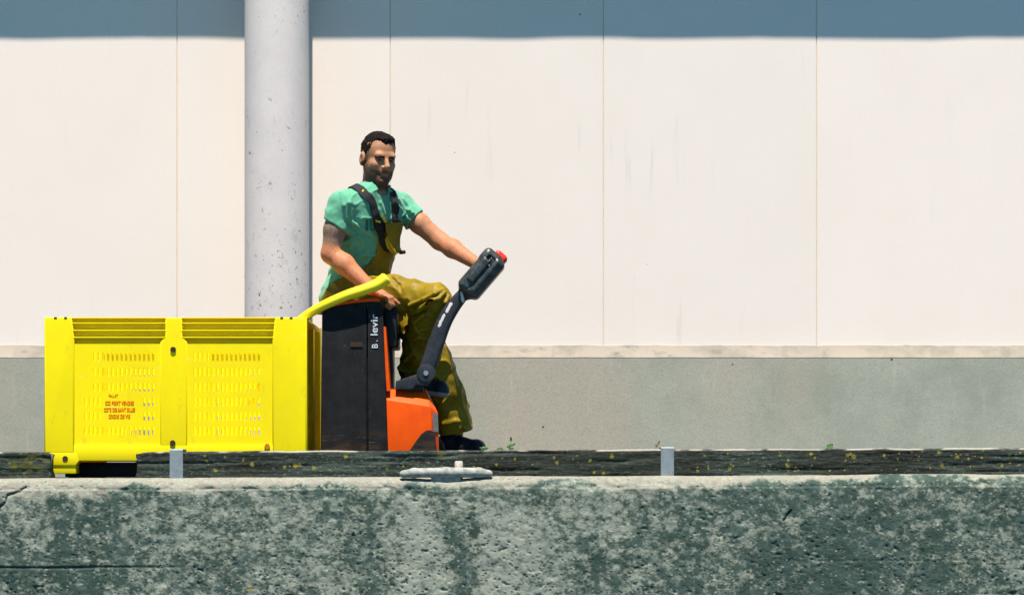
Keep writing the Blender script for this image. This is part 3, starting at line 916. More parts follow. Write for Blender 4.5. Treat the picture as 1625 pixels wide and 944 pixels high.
# ------------------------------------------------------------------ yellow pallet bin
def bx(px): return (px - 812.5) / (FPX / DCAM)
def bz(py): return CZ + (HOR - py) / (FPX / DCAM)
bin_ = empty('pallet_bin', (bx(278), .5, bz(751)))
tag(bin_, 'large yellow perforated plastic pallet bin with red stencilled lettering, left of the driver', 'pallet bin')
ZT, ZB, DEP = bz(503.5), bz(731), 1.0
def plate(xs, zs, hole, y0, y1):
    """plate in the XZ plane with rectangular openings that have real walls"""
    V, F, idx = [], [], {}
    def v(i, k, s):
        key = (i, k, s)
        if key not in idx:
            idx[key] = len(V); V.append((xs[i], y0 if s == 0 else y1, zs[k]))
        return idx[key]
    nx, nz = len(xs) - 1, len(zs) - 1
    full = lambda i, k: 0 <= i < nx and 0 <= k < nz and not hole(i, k)
    for i in range(nx):
        for k in range(nz):
            if not full(i, k): continue
            F.append((v(i, k, 0), v(i + 1, k, 0), v(i + 1, k + 1, 0), v(i, k + 1, 0)))
            F.append((v(i, k + 1, 1), v(i + 1, k + 1, 1), v(i + 1, k, 1), v(i, k, 1)))
            if not full(i - 1, k): F.append((v(i, k, 1), v(i, k, 0), v(i, k + 1, 0), v(i, k + 1, 1)))
            if not full(i + 1, k): F.append((v(i + 1, k, 0), v(i + 1, k, 1), v(i + 1, k + 1, 1), v(i + 1, k + 1, 0)))
            if not full(i, k - 1): F.append((v(i, k, 1), v(i + 1, k, 1), v(i + 1, k, 0), v(i, k, 0)))
            if not full(i, k + 1): F.append((v(i, k + 1, 0), v(i + 1, k + 1, 0), v(i + 1, k + 1, 1), v(i, k + 1, 1)))
    return V, F
rows = [566, 590, 614, 637.5, 660.5, 683.5]
def slotted(pxl, pxr, s0, pitch, ncol, skip, y0, y1):
    xs, zs = [bx(pxl)], [bz(707)]
    cols = {}
    for c in range(ncol):
        cols[len(xs)] = c
        xs += [bx(s0 + c * pitch - 1.65), bx(s0 + c * pitch + 1.65)]
    xs.append(bx(pxr))
    rws = {}
    for r in range(5, -1, -1):
        rws[len(zs)] = r
        zs += [bz(rows[r] + 6.6), bz(rows[r] - 6.6)]
    zs.append(bz(545))
    def hole(i, k):
        return i in cols and k in rws and not skip(cols[i], rws[k])
    return plate(xs, zs, hole, y0, y1)
def face(yf, dirn, prefix_text):
    """front or back of the bin; dirn +1 = outward faces -Y"""
    Yo = lambda d: yf + d * dirn
    def bxo(mb, a, b, c, d, z0, z1, bev):
        y0, y1 = sorted((Yo(c), Yo(d))); mb.box(a, b, y0, y1, z0, z1, bev)
    for (pl, pr) in ((70, 118), (434.5, 487)):
        mb = MB()
        slant = 5 if pl < 200 else -5
        if pl < 200: pts = [(70, 503.5), (114, 503.5), (118, 540), (118, 719), (70, 719)]
        else: pts = [(436, 503.5), (487, 503.5), (487, 719), (432, 719), (432, 540)]
        mb.prism([(bx(x), bz(y)) for x, y in pts], *sorted((Yo(0), Yo(.07))), .008, 3)
        mb.build('corner_post', M['bin'], bin_, True)
    mb = MB()
    mb.prism([(bx(x), bz(y)) for x, y in [(262, 504), (289, 504), (289, 534), (297, 543), (297, 712), (254, 712), (254, 543), (262, 534)]], *sorted((Yo(.002), Yo(.05))), .006, 3)
    mb.build('centre_post', M['bin'], bin_, True)
    mb = MB()
    bxo(mb, bx(70.5), bx(486.5), .001, .06, ZB, bz(706), .006)
    mb.build('bottom_rail', M['bin'], bin_, True)
    for (a_, b_) in ((113, 263), (288, 438)):
        mb = MB(); bxo(mb, bx(a_), bx(b_), .030, .038, bz(548), bz(504.5), 0)
        mb.build('recess_panel', M['bin'], bin_)
        for zz in (504.2, 512.5, 524, 535.2):
            mb = MB(); bxo(mb, bx(a_), bx(b_), .001, .031, bz(zz + 1.1), bz(zz - .7), .0015)
            mb.build('ledge', M['bin'], bin_)
    for side in (0, 1):
        txt = side == 0 and prefix_text
        skip = (lambda c, r: (txt and ((r in (3, 4) and 4 <= c <= 12) or (r < 3 and c < 2))))
        if side == 0: V, F = slotted(117, 257, 135.5, 7.15, 16, skip, Yo(.010) if dirn > 0 else Yo(.026), Yo(.026) if dirn > 0 else Yo(.010))
        else: V, F = slotted(294, 435, 309, 7.25, 15, lambda c, r: False, Yo(.010) if dirn > 0 else Yo(.026), Yo(.026) if dirn > 0 else Yo(.010))
        me = bpy.data.meshes.new('slotted_panel'); me.from_pydata(V, [], F)
        o = link('slotted_panel', me, M['bin'], bin_)
face(0.0, 1, True)
face(DEP, -1, False)
# ends
for (xo, sgn) in ((bx(70), 1), (bx(487), -1)):
    zs = [ZB]; rws = {}
    for r in range(5, -1, -1):
        rws[len(zs)] = r; zs += [bz(rows[r] + 7.2), bz(rows[r] - 7.2)]
    zs.append(bz(504))
    ys = [.06]; cs = {}
    for c in range(38):
        if 17 < c < 20: continue
        cs[len(ys)] = c; ys += [.09 + c * .0215, .09 + c * .0215 + .009]
    ys.append(DEP - .06)
    V, F = plate(ys, zs, lambda i, k: i in cs and k in rws, 0, .018)
    V = [(xo + sgn * (.028 + v[1]), v[0], v[2]) for v in V]
    me = bpy.data.meshes.new('end_panel'); me.from_pydata(V, [], F)
    bm = bmesh.new(); bm.from_mesh(me); bmesh.ops.recalc_face_normals(bm, faces=bm.faces); bm.to_mesh(me); bm.free()
    link('end_panel', me, M['bin'], bin_)
    mb = MB()
    x0, x1 = sorted((xo + sgn * .001, xo + sgn * .045))
    for y0 in (.46,): mb.box(x0, x1, y0, y0 + .08, ZB + .03, ZT - .03, .005)
    mb.build('end_post', M['bin'], bin_, True)
    mb = MB(); mb.box(x0 + .001, x1 - .001, .071, DEP - .071, ZT - .028, ZT - .002, .005); mb.build('end_rail', M['bin'], bin_, True)
    mb = MB(); mb.box(x0 + .002, x1 - .002, .071, DEP - .071, ZB + .002, ZB + .05, .005); mb.build('end_rail', M['bin'], bin_, True)
MB().box(bx(72), bx(485), .03, DEP - .03, ZB + .003, ZB + .03).build('base_panel', M['bin'], bin_)
for fx in ((83, 120.5), (262, 294), (448, 485)):
    for fy in ((.004, .10), (.45, .55), (.90, .996)):
        x0, x1 = bx(fx[0]), bx(fx[1])
        mb = MB(); mb.box(x0, x1, fy[0], fy[1], bz(751.3) if fy[0] < .01 else gz(x0) + .001, ZB + .012, .006); mb.build('foot', M['bin'], bin_, True)
MB().prism([(bx(79), bz(733)), (bx(79), bz(718)), (bx(121), bz(718)), (bx(125), bz(731)), (bx(120), bz(738)), (bx(83), bz(738))], -.002, .09, .004).build('foot_gusset', M['bin'], bin_, True)
for (px, py, m_) in ((274.8, 554.5, 'bolt'), (274, 702.5, 'bolt'), (103.6, 727.5, 'bolt'), (424, 708, 'rustplug')):  # dark discs painted for shaded bolt holes; the last is a rusty plug
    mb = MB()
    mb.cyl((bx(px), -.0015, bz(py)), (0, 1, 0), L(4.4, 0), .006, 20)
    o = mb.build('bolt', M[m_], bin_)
    if m_ == 'rustplug':
        o['label'] = 'rusty orange plug'
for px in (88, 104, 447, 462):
    MB().box(bx(px - 2.4), bx(px + 2.4), -.0015, .02, bz(505.6), ZT + .001).build('notch', M['bolt'], bin_)  # dark blocks stand in for the shade in small rim notches

def text_mesh(body, size, bold=0.0):
    cu = bpy.data.curves.new('t', 'FONT'); cu.body = body; cu.size = size; cu.extrude = .0006; cu.offset = bold
    o = bpy.data.objects.new('t', cu); COL.objects.link(o)
    dg = bpy.context.evaluated_depsgraph_get(); dg.update()
    me = bpy.data.meshes.new_from_object(o.evaluated_get(dg))
    bpy.data.objects.remove(o)
    V = np.array([v.co[:] for v in me.vertices])
    return me, V
def stencil(name, body, x0, x1, z0, z1, y, mat, parent, bold, rot=False):
    me, V = text_mesh(body, 1.0, bold)
    lo, hi = V.min(0), V.max(0)
    u = (V[:, 0] - lo[0]) / (hi[0] - lo[0]); v = (V[:, 1] - lo[1]) / (hi[1] - lo[1])
    d = np.where(V[:, 2] > 0, -1, 1) * .0006
    if not rot: W = np.stack([x0 + u * (x1 - x0), y + d, z0 + v * (z1 - z0)], -1)
    else: W = np.stack([x1 - v * (x1 - x0), y + d, z0 + u * (z1 - z0)], -1)
    me.vertices.foreach_set('co', W.astype(np.float32).ravel()); me.update()
    me.polygons.foreach_set('use_smooth', [False] * len(me.polygons))
    return link(name, me, mat, parent)
tY = .0085
for body, a_, b_, t_, bt, bo in (('PALLET', 172, 187, 625, 629, .0), ('CCI PORT VENDEE', 166.5, 212, 636, 642, .02), ('COTE DES SAINT GILLES', 164.5, 214, 646.5, 652.5, .02), ('CROIX DE VIE', 172, 206, 657, 663, .02)):
    stencil('lettering', body, bx(a_), bx(b_), bz(bt), bz(t_), tY, M['redprint'], bin_, bo)

# ------------------------------------------------------------------ pallet truck
TY = .10
def T(px, py, Y=TY):
    p = P(px, py, Y); return (p[0], p[2])
tr = empty('pallet_truck', (P(600, 0, .4)[0], .4, 0.0))
tag(tr, 'orange and black electric pallet truck with a raised steering tiller, carrying the yellow bin', 'pallet truck')
# front cover in two boards with a groove between
pl1 = [(511, 491), (525, 487), (540, 483.5), (560, 480.5), (581.5, 479)]
MB().prism([T(*p) for p in pl1 + [(582.5, 752), (508.5, 752)]], TY, TY + .05, .006, 3).build('battery_cover', M['cover'], tr, True)
pl2 = [(583.2, 479), (600, 478.5), (605, 481), (607.5, 489), (612, 600), (617, 752), (584.5, 752)]
MB().prism([T(*p) for p in pl2], TY + .001, TY + .05, .005, 3).build('battery_cover', M['cover'], tr, True)
MB().box(P(512, 0, .15)[0], P(604, 0, .15)[0], TY + .051, .70, .05, P(0, 492, .3)[2], .01).build('battery', M['black'], tr)
lid = [(510, 491.5), (525, 486), (545, 480), (570, 475.5), (592, 473), (600, 473), (603, 475.5), (602, 479), (590, 478.6), (560, 481.2), (540, 484.6), (512, 493.5)]
MB().prism([T(*p) for p in lid], TY + .002, TY + .06, .003, 2).build('battery_lid', M['orange'], tr, True)
MB().box(P(556, 0, TY)[0], P(575.5, 0, TY)[0], TY - .004, TY + .01, P(0, 550.5, TY)[2], P(0, 543, TY)[2], .001).build('slot_shade_block', M['bolt'], tr)  # dark block painted as the shade inside a recessed slot
MB().prism([T(607.5, 518), T(612, 518), T(619, 620), T(613.5, 620)], TY + .012, .62).build('tray_wall', M['orange'], tr)
MB().box(P(610, 0, .3)[0], P(631, 0, .3)[0], .24, .66, P(0, 553, .4)[2], P(0, 487, .4)[2], .012).build('black_block', M['black'], tr, True)  # black block filling the dark area right of the cover
MB().box(P(612, 0, .3)[0], P(622, 0, .3)[0], .30, .62, .2, P(0, 553, .4)[2] + .002, .004).build('support_post', M['black'], tr, True)
# drive cover
def p3(px, py, Y): return tuple(P(px, py, Y))
zb_ = .075
hp = [p3(613, 634, TY + .012), p3(683, 645, TY + .012), p3(695, 655, TY + .05), p3(613, 617.5, TY + .075), p3(677, 618, TY + .085), p3(613, 617.5, .60), p3(677, 618, .60),
      p3(613, 634, .68), p3(683, 646, .68), p3(695, 655, .64)]
for px, Y in ((613, TY + .012), (686, TY + .012), (697, TY + .05), (613, .68), (686, .68), (697, .64)):
    q = P(px, 0, Y); hp.append((q[0], Y, zb_))
MB().hull(hp, .006).build('drive_cover', M['orange'], tr, True)
MB().box(P(620, 0, .2)[0], P(675, 0, .2)[0], TY + .10, .59, P(0, 617.5, .2)[2] - .004, P(0, 617.5, TY + .08)[2] + .006, .003).build('bounce_blocker', M['black'], tr)  # black plate added on the cover top to cut orange bounce light
# sticker on the slanted corner
c1, c2 = P(685.8, 652, TY + .02), P(694.2, 656, TY + .046)
d_ = np.array([P(687, 652, TY + .012), P(695.8, 655, TY + .048)])
mb = MB()
q0, q1 = P(686.3, 655, TY + .014) + [0, -.003, 0], P(694.6, 657, TY + .047) + [.001, -.003, 0]
vs = [mb.bm.verts.new(v) for v in (q0, q1, q1 - [-.003, 0, .083], q0 - [-.003, 0, .085])]
mb.bm.faces.new(vs)
r_ = bmesh.ops.solidify(mb.bm, geom=list(mb.bm.faces), thickness=.002)
mb.build('sticker', M['sticker'], tr)
arch = [(649, 716), (655, 707), (662, 697), (669, 688), (676, 683), (683, 682), (688, 685), (691, 693), (693, 716), (693, 735), (649, 735)]
MB().prism([T(x, y, TY) for x, y in arch], TY + .002, TY + .035, .004, 2).build('wheel_guard', M['cover'], tr, True)
wc = P(672, 728, .38)
mb = MB(); mb.cyl((wc[0], .38, .105), (0, 1, 0), .105, .09, 40, bev=.012); wheel = mb.build('drive_wheel', M['rubber'], tr, True)
mb = MB(); mb.cyl((wc[0], .38, .105), (0, 1, 0), .055, .094, 28); mb.build('hub', M['bolt_steel'], wheel, True)
for Y in (.19, .60):
    w_ = P(650, 0, .2)
    mb = MB(); mb.cyl((w_[0], Y, .05), (0, 1, 0), .05, .04, 28, bev=.006); mb.build('castor', M['rubber'], tr, True)
MB().box(P(612, 0, .3)[0], P(790, 0, .5)[0], .47, .80, .060, .092, .006).build('foot_platform', M['black'], tr, True)
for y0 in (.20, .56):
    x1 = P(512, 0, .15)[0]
    MB().box(bx(92), x1 + .01, y0, y0 + .16, -.004, .064, .006).build('fork', M['black'], tr, True)  # black and low-set, standing in for the deep shade under the bin
    for k in (0, 1):
        mb = MB(); mb.cyl((bx(100) + .09 * k + .05, y0 + .08, .032), (0, 1, 0), .032, .07, 24); mb.build('fork_roller', M['rubber'], tr, True)
# worn lettering
for body_, xa, xb, ya, yb in (('B', 590.2, 599.4, 552, 545.5), ('.', 597.6, 599.4, 541.5, 539.8), ('levir', 588.0, 599.4, 532, 498.5)):
    stencil('lettering', body_, P(xa, 0, TY)[0], P(xb, 0, TY)[0], P(0, ya, TY)[2], P(0, yb, TY)[2], TY - .0012, M['white_print'], tr, .008, True)
# tiller
tY0 = .17
MB().prism([T(x, y, tY0 - .05) for x, y in [(627, 617.5), (628, 604.5), (645, 599), (662, 593), (676, 589), (684, 604), (676, 612), (660, 611), (655, 617.5)]], tY0 - .05, tY0 + .05, .006, 2).build('tiller_bracket', M['tiller'], tr, True)
MB().box(P(640, 0, tY0)[0], P(672, 0, tY0)[0], tY0 - .03, tY0 + .03, P(0, 621, tY0)[2], P(0, 606, tY0)[2], .004).build('tiller_mount', M['black'], tr, True)
pth = spline([P(676, 592, tY0), P(683, 571, tY0), P(692, 545, tY0), P(701, 520, tY0), P(710, 501, tY0), P(722, 483, tY0), P(735, 467, tY0), P(746, 455, tY0)], 10)
wd = np.interp(np.linspace(0, 1, len(pth)), [0, .3, .6, .8, .9, 1], [13.2, 13.0, 11.8, 10.3, 9.0, 9.0])
me = sweep(pth, [(L(w_, tY0), .034) for w_ in wd], 36, .55)
vv = np.array([v.co[:] for v in me.vertices])
px = 812.5 + vv[:, 0] * FPX / (DCAM + vv[:, 1]); py = HOR - (vv[:, 2] - CZ) * FPX / (DCAM + vv[:, 1])
wr = np.maximum(np.exp(-(segdist(px, py, [(697, 517), (705, 500)]) / 3.2) ** 2), np.exp(-(segdist(px, py, [(709, 494), (716, 482)]) / 3.4) ** 2))
wr = np.maximum(wr, np.exp(-(segdist(px, py, [(732, 465), (735, 478)]) / 3) ** 2)) * (vv[:, 1] < tY0 + .0)
attr(me, 'wear', wr * .95)
link('tiller_arm', me, M['tiller'], tr)
mb = MB(); c_ = P(676, 592, tY0 - .045); mb.cyl(c_, (0, 1, 0), L(14.5, 0), .022, 36, bev=.004)
o = mb.build('pivot', M['tiller'], tr, True)
attr(o.data, 'wear', np.zeros(len(o.data.vertices)))
mb = MB(); mb.cyl((c_[0], tY0 - .058, c_[2]), (0, 1, 0), L(4, 0), .008, 8); mb.build('bolt', M['bolt_steel'], o)
# control head
hf = Field(P(715, 490, .06) - .02, P(820, 385, .32) + .02, .0033)
A_, B_ = P(744, 460, tY0), P(786, 411, tY0)
ax = (B_ - A_); ln = np.linalg.norm(ax); ax /= ln
per = np.array([-ax[2], 0, ax[0]])       # up-left in the picture
R_ = np.stack([ax, np.array([0, 1., 0]), per], 1)
hY = .085
hf.rbox((A_ + B_) / 2 - ax * .004, (ln / 2 + .017, hY, L(20.5, 0)), R_, .026)
hf.rbox(A_ + ax * .035 - per * .004, (.05, hY * .7, L(17, 0)), R_, .02)
hf.cone(P(733, 470, tY0), A_, L(10, 0), L(15, 0), .02)
hf.rbox(B_ - ax * .016 + per * .012, (.038, hY * .92, L(17, 0)), R_, .022, .012)
# relief on the near cheek: a pocket with a raised key, a seam and a lower rib
hf.rbox(P(777, 414, tY0 - hY), (.022, .018, .020), R_, .006, .006, 'cut')
hf.rbox(P(779, 414, tY0 - hY + .012), (.014, .014, .010), R_, .005, .004)
hf.rbox((A_ + B_) / 2 + per * .020 + np.array([0, -hY, 0]), (.065, .010, .018), R_, .008, .006)
hf.cone(A_ - ax * .01 + per * .002 + np.array([0, -hY, 0]), B_ + per * .002 - ax * .01 + np.array([0, -hY, 0]), .004, .004, .004, 'cut')
hf.cone(A_ + ax * .015 - per * .022 + np.array([0, -hY + .004, 0]), B_ - per * .022 - ax * .01 + np.array([0, -hY + .004, 0]), .012, .012, .01)
me, _ = hf.mesh('control_head', 1)
head = link('control_head', me, M['head'], tr)
bf = Field(P(775, 435, .07) - .02, P(815, 385, .28) + .02, .003)
bf.rbox(P(793.5, 409.5, tY0) , (.024, hY * .66, L(11.5, 0)), np.stack([ax, np.array([0, 1., 0]), per], 1), .017)
me, _ = bf.mesh('red_button', 1)
link('red_button', me, M['red'], head)
mb = MB(); mb.cyl(P(776, 421, tY0 - hY - .001), (0, 1, 0), .005, .006, 12, bev=.001); mb.build('key_switch', M['bolt_steel'], head, True)
gp = [P(750, 452, tY0 + hY + .02), P(760, 440, tY0 + hY + .055), P(780, 417, tY0 + hY + .055), P(786, 410, tY0 + hY + .01)]
me = sweep(spline(gp, 6), [.014] * 19, 14, 1.0, (.3, .9, .3))
link('grip', me, M['black'], head)

# ------------------------------------------------------------------ yellow tube leaning out of the bin
tb = spline([P(395, 650, .62), P(440, 560, .36), P(468, 518, .20), P(488, 499.5, .12), P(515, 484, .085), P(548, 469.5, .075), P(578, 459.5, .075), P(600, 451, .08), P(614.5, 440, .085)], 8)
rr = np.interp(np.linspace(0, 1, len(tb)), [0, .4, .6, .8, .93, 1], [.020, .021, .0235, .026, .029, .029])
rr[-1] = .019; rr[-2] = .0265
me = sweep(tb, list(rr), 22)
tub = tag(link('yellow_tube', me, M['tube']), 'thick curved yellow tube rising from the bin corner across the driver\'s wrist', 'tube')

# ------------------------------------------------------------------ the driver
VOX = .0034
def ang2(yaw): return math.sin(math.radians(yaw)), math.cos(math.radians(yaw))
# head frame: u forward, v to his left, w up
def head_frame(c, yaw, pitch, roll):
    s_, c_ = ang2(yaw)
    u = np.array([s_, -c_, 0]); v = np.array([c_, s_, 0]); w_ = np.array([0, 0, 1.])
    p = math.radians(pitch); u, w_ = u * math.cos(p) - w_ * math.sin(p), w_ * math.cos(p) + u * math.sin(p)
    r = math.radians(roll); v, w_ = v * math.cos(r) + w_ * math.sin(r), w_ * math.cos(r) - v * math.sin(r)
    return np.stack([u, v, w_], 1), np.array(c)
HR, HC = head_frame(P(600, 253, .355), 28, 7, -2)
def H(u, v, w_): return HC + HR @ np.array([u, v, w_])
TC = .47                             # torso depth
Lax = np.array([.72, .694, 0]); Fax = np.array([.694, -.72, 0])
tors = [  # py, px, half span a, radius r
    (492, 553, .062, .098), (470, 556, .060, .104), (437, 568, .046, .104), (420, 572, .046, .105), (400, 577, .046, .106),
    (375, 581, .056, .108), (352, 584, .066, .108), (332, 587, .076, .098), (315, 591, .066, .080), (303, 594, .03, .066), (294, 595, .0, .056)]
tz = np.array([P(0, t[0], TC)[2] for t in tors]); tx = np.array([P(t[1], 0, TC)[0] for t in tors])
ty = np.interp([t[0] for t in tors], [294, 330, 352, 437, 480], [.36, .385, .40, .51, .54])
ta = np.array([t[2] for t in tors]); trr = np.array([t[3] for t in tors])
def torso_d(x, y, z, off=0.0):
    zf = z.ravel()
    cx = np.interp(zf, tz, tx).reshape(z.shape); aa = np.interp(zf, tz, ta).reshape(z.shape); r = np.interp(zf, tz, trr).reshape(z.shape)
    cy = np.interp(zf, tz, ty).reshape(z.shape)
    dx, dy = x - cx, y - cy
    l_ = dx * Lax[0] + dy * Lax[1]; f_ = dx * Fax[0] + dy * Fax[1]
    lc = np.clip(l_, -aa, aa)
    d = np.sqrt((l_ - lc) ** 2 + f_ ** 2) - r - off
    return np.maximum(np.maximum(d, z - tz[-1] - off), tz[0] - z - off)
tlo, thi = [tx.min() - .25, TC - .25, tz[0] - .02], [tx.max() + .25, TC + .25, tz[-1] + .02]
SHR, SHL = P(540, 326, .265), P(634, 327, .52)
ELR, WRR = P(525, 403, .26), P(589, 458.5, .19)
ELL, WRL = P(697, 382, .49), P(757, 419, .355)
HIR, KNR, ANR = P(558, 464, .43), P(689, 476, .26), P(657, 596, .57)
HIL, KNL, ANL = P(578, 466, .60), P(676, 530, .57), P(722, 688, .73)

body = Field([P(495, 0, .5)[0], .05, P(0, 735, .5)[2]], [P(800, 0, .5)[0], .80, P(0, 198, .5)[2]], VOX, (HC - [.115, .12, .135], HC + [.12, .115, .135]), .0019)
body.put(lambda x, y, z: torso_d(x, y, z, -.012), tlo, thi, .02)
body.cone(H(-.022, 0, -.06), P(594, 306, .375), .055, .060, .03)
body.cone(P(594, 303, .375), SHR + [.012, .006, -.006], .046, .044, .03)
body.cone(P(594, 303, .375), SHL + [-.008, -.004, -.006], .046, .044, .03)
# arms
body.chain([SHR, (SHR + ELR) / 2 + [-.004, -.004, 0], ELR], [.048, .050, .044], .02)
fm = ELR * .68 + WRR * .32
body.chain([ELR, fm + [.002, -.003, .004], WRR], [.043, .047, .030], .02)
body.chain([SHL, (SHL + ELL) / 2, ELL], [.046, .047, .042], .02)
body.chain([ELL, ELL * .65 + WRL * .35 + [0, 0, .002], WRL], [.041, .043, .029], .02)
# legs
body.chain([HIR, KNR, ANR], [.07, .055, .04], .03)
body.chain([HIL, KNL, ANL], [.07, .055, .04], .03)
# right hand, laid over the top corner of the battery cover, fingers curled down its edge
ys_ = (.150, .171, .192, .213)
kn = [P(608 + dx, 466.5 - dy, y) for y, dx, dy in zip(ys_, (-2, 0, 1, 1), (-1.5, 0, .6, .6))]
pc = P(597, 462.5, .18)
for k_, r in zip(kn, (.012, .0135, .014, .0135)):
    body.cone(WRR + [.006, 0, -.002], k_, .019, r, .014)
ln_ = (.80, .97, 1.05, .98)
for i, (k_, y) in enumerate(zip(kn, ys_)):
    q = ln_[i]
    a1 = k_ + np.array([L(12, 0) * q, -.004 + .003 * i, -L(6.5, 0) * q])
    a2 = a1 + np.array([L(2.0, 0), 0, -L(11, 0) * q])
    a3 = a2 + np.array([-L(5.5, 0) * q, 0, -L(5.5, 0) * q])
    if i == 3: a2 = a1 + np.array([L(7, 0), .006, -L(5.5, 0)]); a3 = a2 + np.array([L(5.5, 0), .002, -L(4, 0)])
    body.chain([k_, a1, a2, a3], [.0115, .0098, .0088, .0075], .005)
body.chain([WRR + [.012, .016, -.004], P(600, 466, .238), P(609, 472, .252), P(616, 478, .256)], [.016, .0135, .0115, .0085], .008)
# left hand round the far grip of the tiller head
g0, g1 = P(760, 440, tY0 + hY + .055), P(780, 417, tY0 + hY + .055)
gax = (g1 - g0) / np.linalg.norm(g1 - g0)
gper = np.array([-gax[2], 0, gax[0]])
gc = (g0 + g1) / 2
for i in range(4):
    c0_ = gc + gax * (.030 - .0195 * i)
    rr_ = .024
    q = (1.0, 1.05, 1.0, .85)[i]
    base_ = c0_ + np.array([0, .022, 0]) + gper * .014
    body.cone(WRL + [.004, -.004, 0], base_, .021, .0125, .014)
    pts = [base_]
    for th in (35, 95, 160):
        t_ = math.radians(th)
        pts.append(c0_ + gper * (rr_ * math.cos(t_)) * q + np.array([0, -1, 0]) * rr_ * math.sin(t_) * q)
    body.chain(pts, [.0115, .010, .009, .008], .004)
body.chain([WRL + [.0, -.012, -.006], gc - gax * .035 + [0, .03, 0] + gper * .006, gc - gax * .025 + [0, .0, 0] - gper * .024], [.017, .013, .0095], .008)
# head
body.ell(H(-.008, 0, .045), (.096, .0755, .083), HR, .02)
body.ell(H(.026, 0, -.028), (.064, .0565, .082), HR, .03)
for s_ in (-1, 1):
    body.cone(H(-.004, s_ * .050, -.042), H(.062, s_ * .015, -.098), .018, .016, .020)
    body.ell(H(.055, s_ * .038, -.023), (.026, .022, .019), HR, .018)
    body.ell(H(.030, s_ * .036, -.056), (.040, .019, .042), HR, .03)
body.cone(H(.066, -.008, -.100), H(.066, .008, -.100), .021, .021, .02)
body.cone(H(.0785, -.036, .018), H(.0785, .036, .018), .0150, .0150, .014)
for s_ in (-1, 1):
    body.ell(H(.096, s_ * .0315, -.002), (.030, .0190, .0125), HR, .008, 'cut')
body.cone(H(.085, 0, .010), H(.1080, 0, -.030), .0090, .0118, .008)
body.ell(H(.105, 0, -.034), (.0145, .0125, .0105), HR, .006)
for s_ in (-1, 1):
    body.ell(H(.091, s_ * .0125, -.037), (.011, .0075, .008), HR, .005)
    body.cone(H(.0965, s_ * .007, -.0445), H(.094, s_ * .007, -.047), .003, .003, .003, 'cut')
body.cone(H(.081, -.010, -.055), H(.081, .010, -.055), .011, .011, .012)
body.cone(H(.0825, -.017, -.0655), H(.0825, .017, -.0655), .0065, .0065, .006)
body.cone(H(.0805, -.014, -.0760), H(.0805, .014, -.0760), .0078, .0078, .006)
for s_ in (-1, 1): body.cone(H(.0945, 0, -.0700), H(.083, s_ * .024, -.0765), .0034, .0034, .003, 'cut')
body.cone(H(.090, -.016, -.0885), H(.090, .016, -.0885), .005, .005, .008, 'cut')
for s_ in (-1, 1):   # lids and ears
    body.cone(H(.0765, s_ * .020, .0055), H(.0735, s_ * .043, .003), .006, .0055, .004)
    body.cone(H(.0755, s_ * .020, -.0105), H(.0725, s_ * .043, -.0095), .005, .005, .004)
    body.ell(H(-.010, s_ * .0775, -.004), (.021, .0115, .033), HR, .010)
    body.ell(H(-.004, s_ * .090, -.002), (.010, .008, .019), HR, .004, 'cut')
# the seat flattens him a little
zs_ = P(0, 474.5, TY + .0)[2]
me, V = body.mesh('person', 1)
loc = (V - HC) @ HR
u_, v_, w_ = loc[:, 0], loc[:, 1], loc[:, 2]
inh = (np.abs(u_) < .16) & (np.abs(v_) < .11) & (w_ < .15) & (w_ > -.15)
wl = np.interp(u_, [-.01, .02, .045, .07, .085, .12], [.006, -.022, -.042, -.050, -.049, -.049])
beard = sstep(.006, -.010, w_ - wl) * sstep(-.018, .006, u_) * sstep(-.165, -.125, w_)
lips = np.exp(-((w_ + .0715) / .0075) ** 2) * sstep(.023, .016, np.abs(v_)) * (u_ > .06)
beard = beard * (1 - lips) * inh
ua = (V - SHR) @ (ELR - SHR) / np.dot(ELR - SHR, ELR - SHR)
dn = np.linalg.norm(V - (SHR + np.clip(ua, 0, 1)[:, None] * (ELR - SHR)), axis=1)
ink = sstep(.25, .35, ua) * sstep(.92, .72, ua) * (dn < .075)
attr(me, 'stubble', beard); attr(me, 'lips', lips * inh); attr(me, 'ink', ink)
attr(me, 'tan', sstep(P(0, 330, .5)[2], P(0, 400, .5)[2], V[:, 2]) * (1 - ink))
man = link('person', me, M['skin'])
tag(man, 'dark haired man in green t-shirt and mustard bib overalls seated on the pallet truck', 'person')
for s_ in (-1, 1):
    mb = MB(); bmesh.ops.create_uvsphere(mb.bm, u_segments=16, v_segments=10, radius=.0125, matrix=Matrix.Translation(Vector(H(.0665, s_ * .0315, -.002))))
    ey = mb.build('eye', M['eye'], man, True)
    mb = MB(); bmesh.ops.create_uvsphere(mb.bm, u_segments=12, v_segments=8, radius=.0085, matrix=Matrix.Translation(Vector(H(.0733, s_ * .0315 + .001, -.0022))))
    mb.build('iris', M['iris'], ey, True)
# hair and brows
hr = Field(HC - .13, HC + .145, .0021)
hr.ell(H(-.009, 0, .0455), (.0985, .0772, .0855), HR, .02)
hr.ell(H(.042, .006, .094), (.042, .046, .020), HR, .02)
s3 = hr.pts((slice(None),) * 3)
dx, dy, dz = s3[0] - HC[0], s3[1] - HC[1], s3[2] - HC[2]
uu = dx * HR[0, 0] + dy * HR[1, 0] + dz * HR[2, 0]; vv_ = dx * HR[0, 1] + dy * HR[1, 1] + dz * HR[2, 1]; ww = dx * HR[0, 2] + dy * HR[1, 2] + dz * HR[2, 2]
lim = np.interp(uu.ravel(), [-.12, -.06, -.035, -.012, .008, .026, .033, .05, .07, .12], [-.075, -.065, -.04, .015, -.012, -.014, .035, .062, .082, .088]).reshape(uu.shape)
lim = lim + .020 * np.exp(-((np.abs(vv_) - .045) / .016) ** 2) * sstep(.03, .055, uu) - .012 * np.exp(-((vv_ - .012) / .022) ** 2) * sstep(.05, .07, uu)
